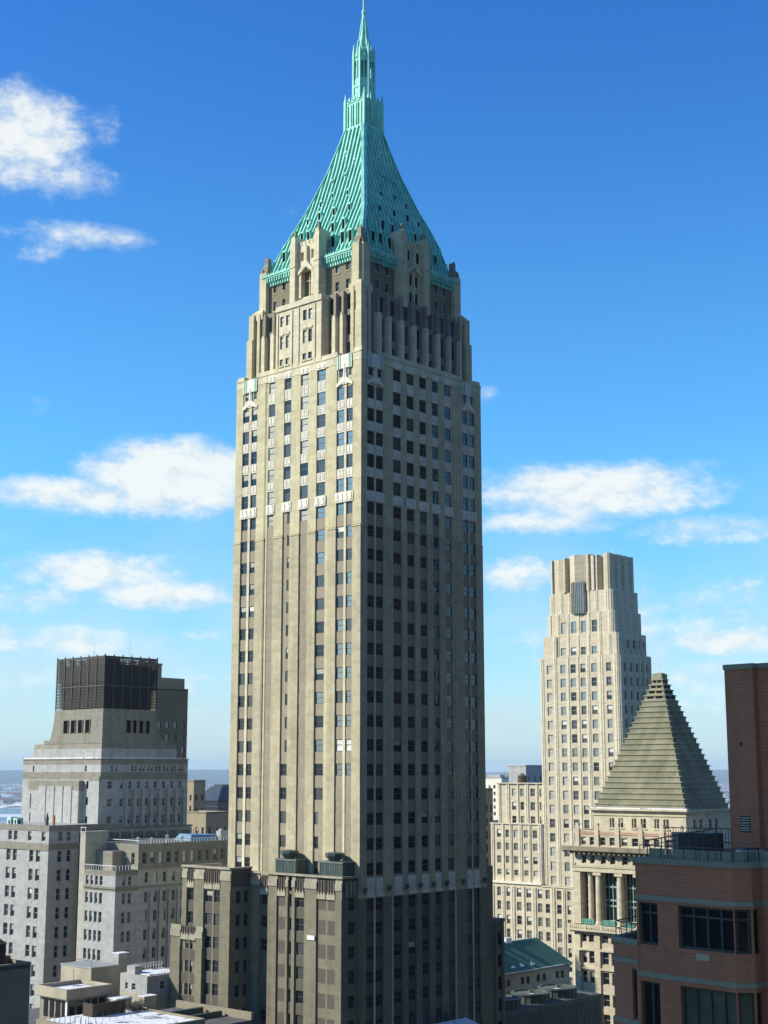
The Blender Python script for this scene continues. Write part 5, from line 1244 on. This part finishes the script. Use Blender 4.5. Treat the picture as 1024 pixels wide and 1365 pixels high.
def edge_wall(mb, p, q, z0, z1, holes, depth, m=0):
    """wall with openings along plan edge p-q; holes in metres along the edge"""
    P, Q = Vector(p), Vector(q); L = (Q - P).length; u = (Q - P) / L; nrm = Vector((u.y, -u.x))
    t = MB(); wall(t, ('R', 0), 0, L, z0, z1, holes, depth, m)
    i = len(mb.v); mb.v += [(P.x + u.x * v[0] - nrm.x * v[1], P.y + u.y * v[0] - nrm.y * v[1], v[2]) for v in t.v]
    mb.f += [tuple(i + j for j in f_) for f_ in t.f]; mb.m += t.m
def edge_window(p, q, s0, s1, z0, z1, depth, nv, transom=None, curtain=None):
    P, Q = Vector(p), Vector(q); u = (Q - P).normalized(); nrm = Vector((u.y, -u.x))
    def tr(t): 
        o = MB(); o.v = [(P.x + u.x * v[0] - nrm.x * v[1], P.y + u.y * v[0] - nrm.y * v[1], v[2]) for v in t.v]; o.f = t.f; o.m = t.m; return o
    t = MB(); f = ('R', depth)
    fbox(t, f, s0, s1, z0, z0 + .09, -.12, 0); fbox(t, f, s0, s1, z1 - .09, z1, -.12, 0); fbox(t, f, s0, s0 + .08, z0 + .09, z1 - .09, -.12, 0); fbox(t, f, s1 - .08, s1, z0 + .09, z1 - .09, -.12, 0)
    for k in range(1, nv): s = s0 + (s1 - s0) * k / nv; fbox(t, f, s - .04, s + .04, z0 + .09, z1 - .09, -.1, 0)
    if transom: fbox(t, f, s0 + .08, s1 - .08, transom, transom + .08, -.09, -.001)
    w_ = tr(t).build('window', FR_GREEN2, RB)
    t = MB(); t.poly([fp(f, s0, z0, -.02), fp(f, s1, z0, -.02), fp(f, s1, z1, -.02), fp(f, s0, z1, -.02)]); tr(t).build('pane', curtain or G_DARK, w_)
FR_GREEN2 = plain('dark green frame', (.045, .06, .05), .5)
CURT = plain('drawn green curtain', (.075, .095, .06), .8, 0, .3, .9)
V = UPPER
edges = [(V[8], V[0]), (V[0], V[1]), (V[1], V[2]), (V[2], V[3]), (V[7], V[8]), (V[6], V[7])]
m = MB()
FLO = [(131.0, 132.68), (127.65, 129.55), (124.6, 126.5), (121.5, 123.4)]
spec = {0: (.52, 3.14, 4), 1: (.03, .73, 1), 2: (.02, .5, 1), 3: (.75, 2.4, 2), 5: (.12, 1.12, 2)}
for ei, (p, q) in enumerate(edges):
    L = (Vector(q) - Vector(p)).length
    if ei in spec:
        a, b, nv = spec[ei]; b = min(b, L - .02)
        hs = [(a, b, c, d) for c, d in FLO]
        edge_wall(m, p, q, 0, 134.25, hs, .28)
        for fi, (c, d) in enumerate(FLO): edge_window(p, q, a, b, c, d, .26, nv, (d - .45) if fi == 0 and ei in (0, 1, 5) else None, CURT if fi == 1 and ei in (0, 1) else None)
    else: edge_wall(m, p, q, 0, 134.25, [], .2)
for i in (3, 4, 5): p, q = V[i], V[i + 1]; m.poly([(p[0], p[1], 0), (q[0], q[1], 0), (q[0], q[1], 134.25), (p[0], p[1], 134.25)])
m.poly([(x, y, 133.9) for x, y in V], 1)
Lw = LOWER; p, q = Lw[1], Lw[0]
edge_wall(m, p, q, 0, 130.9, [(1.32, 1.66, 127.95, 129.95), (1.32, 1.66, 124.8, 126.9)], .25)
edge_window(p, q, 1.32, 1.66, 127.95, 129.95, .2, 1); edge_window(p, q, 1.32, 1.66, 124.8, 126.9, .2, 1)
for i in (1, 2): a, b = Lw[i], Lw[i + 1]; m.poly([(a[0], a[1], 0), (b[0], b[1], 0), (b[0], b[1], 130.9), (a[0], a[1], 130.9)])
m.poly([(x, y, 130.85) for x, y in Lw], 1)
m.build('wall', [REDBR, ROOF], RB)
def ring(poly, z0, z1, o, name='stone_band', cap=False):
    m = MB(); a, b = inset(poly, o), inset(poly, -.25)
    n = len(poly)
    for i in range(n):
        j = (i + 1) % n
        m.loft([[(a[i][0], a[i][1], z0), (a[j][0], a[j][1], z0), (b[j][0], b[j][1], z0), (b[i][0], b[i][1], z0)], [(a[i][0], a[i][1], z1), (a[j][0], a[j][1], z1), (b[j][0], b[j][1], z1), (b[i][0], b[i][1], z1)]])
    m.build(name, PRECAST, RB)
ring(V, 134.25, 134.48, .06); ring(V, 132.78, 132.98, .035); ring(V, 129.72, 129.92, .035); ring(V, 126.6, 126.8, .035)
ring(Lw, 130.9, 131.12, .06); ring(Lw, 130.12, 130.32, .035); ring(Lw, 128.0 - .3, 127.9, .035); 
# pale stone plaque panels under the windows
for ei, s, z in ((0, 1.35, 130.62), (5, .3, 127.05)):
    p, q = edges[ei]; P, Q = Vector(p), Vector(q); u = (Q - P).normalized(); nr = Vector((u.y, -u.x)); m = MB()
    a = P + u * s + nr * .02; b = P + u * (s + .62) + nr * .02
    m.loft([[(a.x, a.y, z), (b.x, b.y, z), (b.x - nr.x * .05, b.y - nr.y * .05, z), (a.x - nr.x * .05, a.y - nr.y * .05, z)], [(a.x, a.y, z + .26), (b.x, b.y, z + .26), (b.x - nr.x * .05, b.y - nr.y * .05, z + .26), (a.x - nr.x * .05, a.y - nr.y * .05, z + .26)]])
    m.build('wall_plaque', BEIGE, RB)
# roof parapet panels and railings
m = MB(); ins = inset(V, -.42)
for i in (8, 0, 1, 2, 6, 7):
    p, q = Vector(ins[i]), Vector(ins[(i + 1) % 9]); L = (q - p).length; n_ = max(1, round(L / .62))
    for k in range(n_):
        a, b = p + (q - p) * (k / n_) + (q - p).normalized() * .03, p + (q - p) * ((k + 1) / n_) - (q - p).normalized() * .03; u = (q - p).normalized(); nr = Vector((u.y, -u.x)) * .04
        m.loft([[(a.x, a.y, 133.9), (b.x, b.y, 133.9), (b.x - nr.x, b.y - nr.y, 133.9), (a.x - nr.x, a.y - nr.y, 133.9)], [(a.x, a.y, 134.86), (b.x, b.y, 134.86), (b.x - nr.x, b.y - nr.y, 134.86), (a.x - nr.x, a.y - nr.y, 134.86)]])
m.build('parapet_panels', PRECAST, RB)
m = MB(); rr = inset(V, -.16)
for i in (8, 0, 1, 2, 6, 7):
    p, q = Vector(rr[i]), Vector(rr[(i + 1) % 9]); m.bar((p.x, p.y, 134.98), (q.x, q.y, 134.98), .035)
    n_ = max(1, round((q - p).length / .7))
    for k in range(n_ + 1): a = p + (q - p) * k / n_; m.box(a.x - .014, a.x + .014, a.y - .014, a.y + .014, 134.48, 134.98)
rl = inset(LOWER, -.12)
for i in (0, 1, 2): 
    p, q = Vector(rl[i]), Vector(rl[i + 1]); m.bar((p.x, p.y, 131.75), (q.x, q.y, 131.75), .045); m.bar((p.x, p.y, 131.45), (q.x, q.y, 131.45), .03)
    for k in range(5): a = p + (q - p) * k / 4; m.box(a.x - .018, a.x + .018, a.y - .018, a.y + .018, 131.1, 131.75)
m.bar((-2.6, 3.9, 135.15), (.9, 6.4, 135.55), .045); m.bar((-2.6, 3.9, 134.95), (.9, 6.4, 135.35), .03)
for k in range(6): t = k / 5; m.box(-2.6 + 3.5 * t - .02, -2.6 + 3.5 * t + .02, 3.9 + 2.5 * t - .02, 3.9 + 2.5 * t + .02, 133.9, 135.15 + .4 * t)
m.build('railing', STEEL, RB)
# brick lift tower on the roof
bulk = rel([(15.15, 64.05), (16.12, 62.95), (16.36, 63.15), (16.58, 62.9), (17.6, 61.8), (21, 65), (18.2, 68)])
m = MB(); m.prism(bulk, 133.9, 142.45); lt = m.build('lift_tower', [REDBR], RB)
a, b = inset(bulk, .05), None
m = MB(); m.prism(a, 142.45, 142.68); m.build('coping', PRECAST, lt)
P, Q = Vector(bulk[0]), Vector(bulk[1]); u = (Q - P).normalized(); nr = Vector((u.y, -u.x))
def onface(s0, s1, z0, z1, o, mat, name):
    m = MB(); A, B_ = P + u * s0, P + u * s1
    m.loft([[(A.x + nr.x * o, A.y + nr.y * o, z), (B_.x + nr.x * o, B_.y + nr.y * o, z), (B_.x, B_.y, z), (A.x, A.y, z)] for z in (z0, z1)]); m.build(name, mat, lt)
onface(.52, 1.02, 135.42, 136.1, .012, VOID, 'vent')
for k in range(6): onface(.55, 1.0, 135.47 + k * .105, 135.53 + k * .105, .03, BEIGE, 'vent_slat')
onface(.66, .78, 139.12, 139.28, .06, STEEL, 'wall_lamp'); onface(.01, 1.44, 136.95, 136.98, .006, INFILL, 'joint'); onface(.01, 1.44, 138.75, 138.78, .006, INFILL, 'joint')
def acu(o):
    m = MB(); m.box(1.0, 2.0, 2.6, 3.4, 133.9, 134.8); m.box(2.6, 3.4, 1.6, 2.2, 133.9, 134.9); m.build('case', AC, o)
    m = MB(); m.lathe(1.5, 3.0, [(.36, 134.8), (.36, 134.9), (.3, 134.9)], 12); m.build('fan', STEEL, o)
def screen(o):
    m = MB(); 
    for k in range(26): t = k / 25; m.box(-.9 + 2.6 * t - .012, -.9 + 2.6 * t + .012, 8.6 - 1.5 * t - .012, 8.6 - 1.5 * t + .012, 133.9, 135.55 - .08 * (k % 3))
    m.box(-.6, 1.4, 7.4, 8.8, 133.9, 135.3); m.build('screen_slats', STEEL, o)
    m = MB(); m.bar((-.9, 8.6, 135.5), (1.7, 7.1, 135.5), .04); m.bar((-.9, 8.6, 134.9), (1.7, 7.1, 134.9), .05); m.build('screen_rail', STEEL, o)
clutter('air_conditioner', 'pale metal cooling units on the roof of the red brick block', 'air conditioner', (OX, OY), acu, rot=0)
clutter('roof_screen', 'black slatted screen on the brick roof, left of the brick lift tower', 'screen', (OX, OY), screen, rot=0)

# ------------------------------------------------------------------ land, water, hills, far town
def noise_land(name):
    m, n, p = material(name, .95)
    pos = n.new('ShaderNodeNewGeometry').outputs['Position']
    a = n.noise(n.scale(pos, (.0016, .0007, 1)), 1.0, 8, .7); b = n.noise(n.scale(pos, (.008, .0025, 1)), 1.0, 6, .7)
    col = n.mix(n.ramp(a, .42, .6), (.08, .075, .06, 1), (.16, .14, .12, 1))
    col = n.mix(n.ramp(b, .47, .56), col, (.78, .80, .82, 1))
    n.put(p.inputs['Base Color'], col); return m
LAND = noise_land('winter land')
m = MB(); m.poly([(-26000, -1500, 0), (26000, -1500, 0), (26000, 27000, 0), (-26000, 27000, 0)])
m.build('ground', LAND)['kind'] = 'structure'
m = MB(); m.poly([(-2600, -1400, .3), (2600, -1400, .3), (2600, 1450, .3), (-2600, 1450, .3)])
m.build('city_street', plain('dark city ground', (.035, .035, .035), .9, 0, .5, .05))['kind'] = 'structure'  # dark sheet added to cut sunlit ground bounce onto the shaded fronts
def water_mat():
    m, n, p = material('river water', .25); pos = n.new('ShaderNodeNewGeometry').outputs['Position']
    p.inputs['Base Color'].default_value = (.05, .085, .11, 1)
    bp = n.new('ShaderNodeBump'); bp.inputs['Strength'].default_value = .5; bp.inputs['Distance'].default_value = 1
    n.put(bp.inputs['Height'], n.noise(n.scale(pos, (.02, .02, 1)), 1.0, 4, .6)); n.put(p.inputs['Normal'], bp.outputs[0]); return m
m = MB(); m.poly([(-9000, 1500, .4), (9000, 1500, .4), (9000, 3000, .4), (2500, 5400, .4), (-9000, 5900, .4)])
m.build('river', water_mat())['kind'] = 'structure'
m = MB(); m.poly([(-3000, 4350, .9), (-600, 4500, .9), (-450, 4750, .9), (-3000, 4900, .9)]); m.poly([(-3000, 3400, .9), (-800, 3500, .9), (-780, 3580, .9), (-3000, 3600, .9)])
m.build('pier_land', SNOW)['kind'] = 'structure'
hr = random.Random(11)
m = MB(); prev = None
NX = 160
def hz(i, j):
    x = i / NX
    base = 165 + 22 * math.sin(x * 9.0) + 12 * math.sin(x * 31 + 1) + 6 * math.sin(x * 77)
    return base * (0, .55, 1.0, .9)[j]
for j in range(3):
    for i in range(NX):
        q = []
        for (a, b) in ((i, j), (i + 1, j), (i + 1, j + 1), (i, j + 1)): q.append((-16000 + 32000 * a / NX, (15500, 18500, 21500, 26000)[b], hz(a, b)))
        m.poly(q)
HILLM = plain('wooded hills', (.05, .055, .045), .95, 0, .4, .002)
m.build('hills', HILLM)['kind'] = 'structure'
m = MB(); fr_ = random.Random(5)
for k in range(5200):
    y = 6400 + 9000 * fr_.random() ** 1.4; x = (fr_.random() * 2 - 1) * y * .34
    s = fr_.choice((12, 20, 35, 60, 110)); d = fr_.choice((12, 25, 40)); h = fr_.choice((6, 8, 10, 14, 18)); c = fr_.choices((0, 1, 2, 3), (6, 2, 1.5, 3))[0]
    m.box(x, x + s, y, y + d, 0, h, c)
m.build('far_town', [SNOW, TAN, REDBR, INFILL])['kind'] = 'stuff'
for k in range(6):
    def cr(o):
        m = MB()
        for dx in (-9, 9):
            for dy in (-6, 6): m.box(dx - 1, dx + 1, dy - 1, dy + 1, 0, 45)
        m.box(-10, 10, -6, 6, 43, 47); m.build('portal_frame', CRANE, o)
        m = MB(); m.bar((-70, 0, 48), (25, 0, 48), 3); m.bar((0, 0, 75), (-60, 0, 49), 1.5); m.bar((0, 0, 45), (0, 0, 76), 2.5); m.build('boom', CRANE, o)
    if k == 0: CRANE = plain('crane red', (.45, .16, .14), .6)
    clutter('harbour_crane', 'tiny reddish harbour crane on the far shore left of the tallest tower', 'crane', (-1180 + k * 55 + (k % 3) * 12, 9300 + 90 * (k % 2)), cr, 'harbour cranes on the far shore')

# ------------------------------------------------------------------ unseen towers added beside and behind the viewpoint to shade and block sky light
DKG = glass('curtain wall', (.03, .035, .04), 0, .12)
def unseen_tower(label, xy, w_, d_, h):
    def f(o):
        m = MB(); m.box(-w_ / 2, w_ / 2, -d_ / 2, d_ / 2, 0, h); m.build('curtain_wall', DKG, o)
        m = MB()
        for k in range(int(h / 4)):
            z = k * 4 + 3; m.box(-w_ / 2 - .15, w_ / 2 + .15, -d_ / 2 - .15, d_ / 2 + .15, z, z + .9)
        m.build('floor_band', STEEL, o)
    clutter('shade_tower', label, 'office tower', xy, f)
unseen_tower('unseen dark glass tower left of the viewpoint, shading the near brick block', (-92, 48), 34, 46, 232)
unseen_tower('unseen dark glass tower added behind the viewpoint to block sky light', (12, -52), 90, 40, 225)
unseen_tower('unseen dark glass tower added right of the viewpoint to block sky light', (120, 40), 60, 60, 215)
def slab(o):
    m = MB(); m.box(-32, 105, -48, 0, 0, 268); m.build('wall', stone('dark brown brick', (.05, .04, .024), .8, block=(.6, .2)), o)  # added sky blocker, kept very dark so little sunlight bounces back
    m = MB()
    for k in range(64):
        for i in range(30): m.box(-30 + i * 4.5, -28 + i * 4.5, -.02, .05, 8 + k * 4, 10 + k * 4)
    m.build('window_rows', G_DARK, o)
clutter('shade_tower', 'dark brown brick tower, unseen, added to block sky light from the tallest tower', 'office tower', (73, 190), slab)
unseen_tower('unseen dark glass tower added far right of the viewpoint to block sky light', (230, 120), 60, 70, 235)

# ------------------------------------------------------------------ haze
hm = bpy.data.materials.new('haze'); hm.use_nodes = True; n = NT(hm.node_tree); n.n.clear()
v = n.new('ShaderNodeVolumePrincipled'); v.inputs['Color'].default_value = (.66, .86, 1.0, 1); v.inputs['Density'].default_value = 5.0e-5; v.inputs['Anisotropy'].default_value = .0
out = n.new('ShaderNodeOutputMaterial'); n.l.new(v.outputs[0], out.inputs['Volume'])
m = MB(); m.box(-27000, 27000, -2500, 28000, -1.5, 310)
hz_ = m.build('haze', hm); hz_['kind'] = 'stuff'
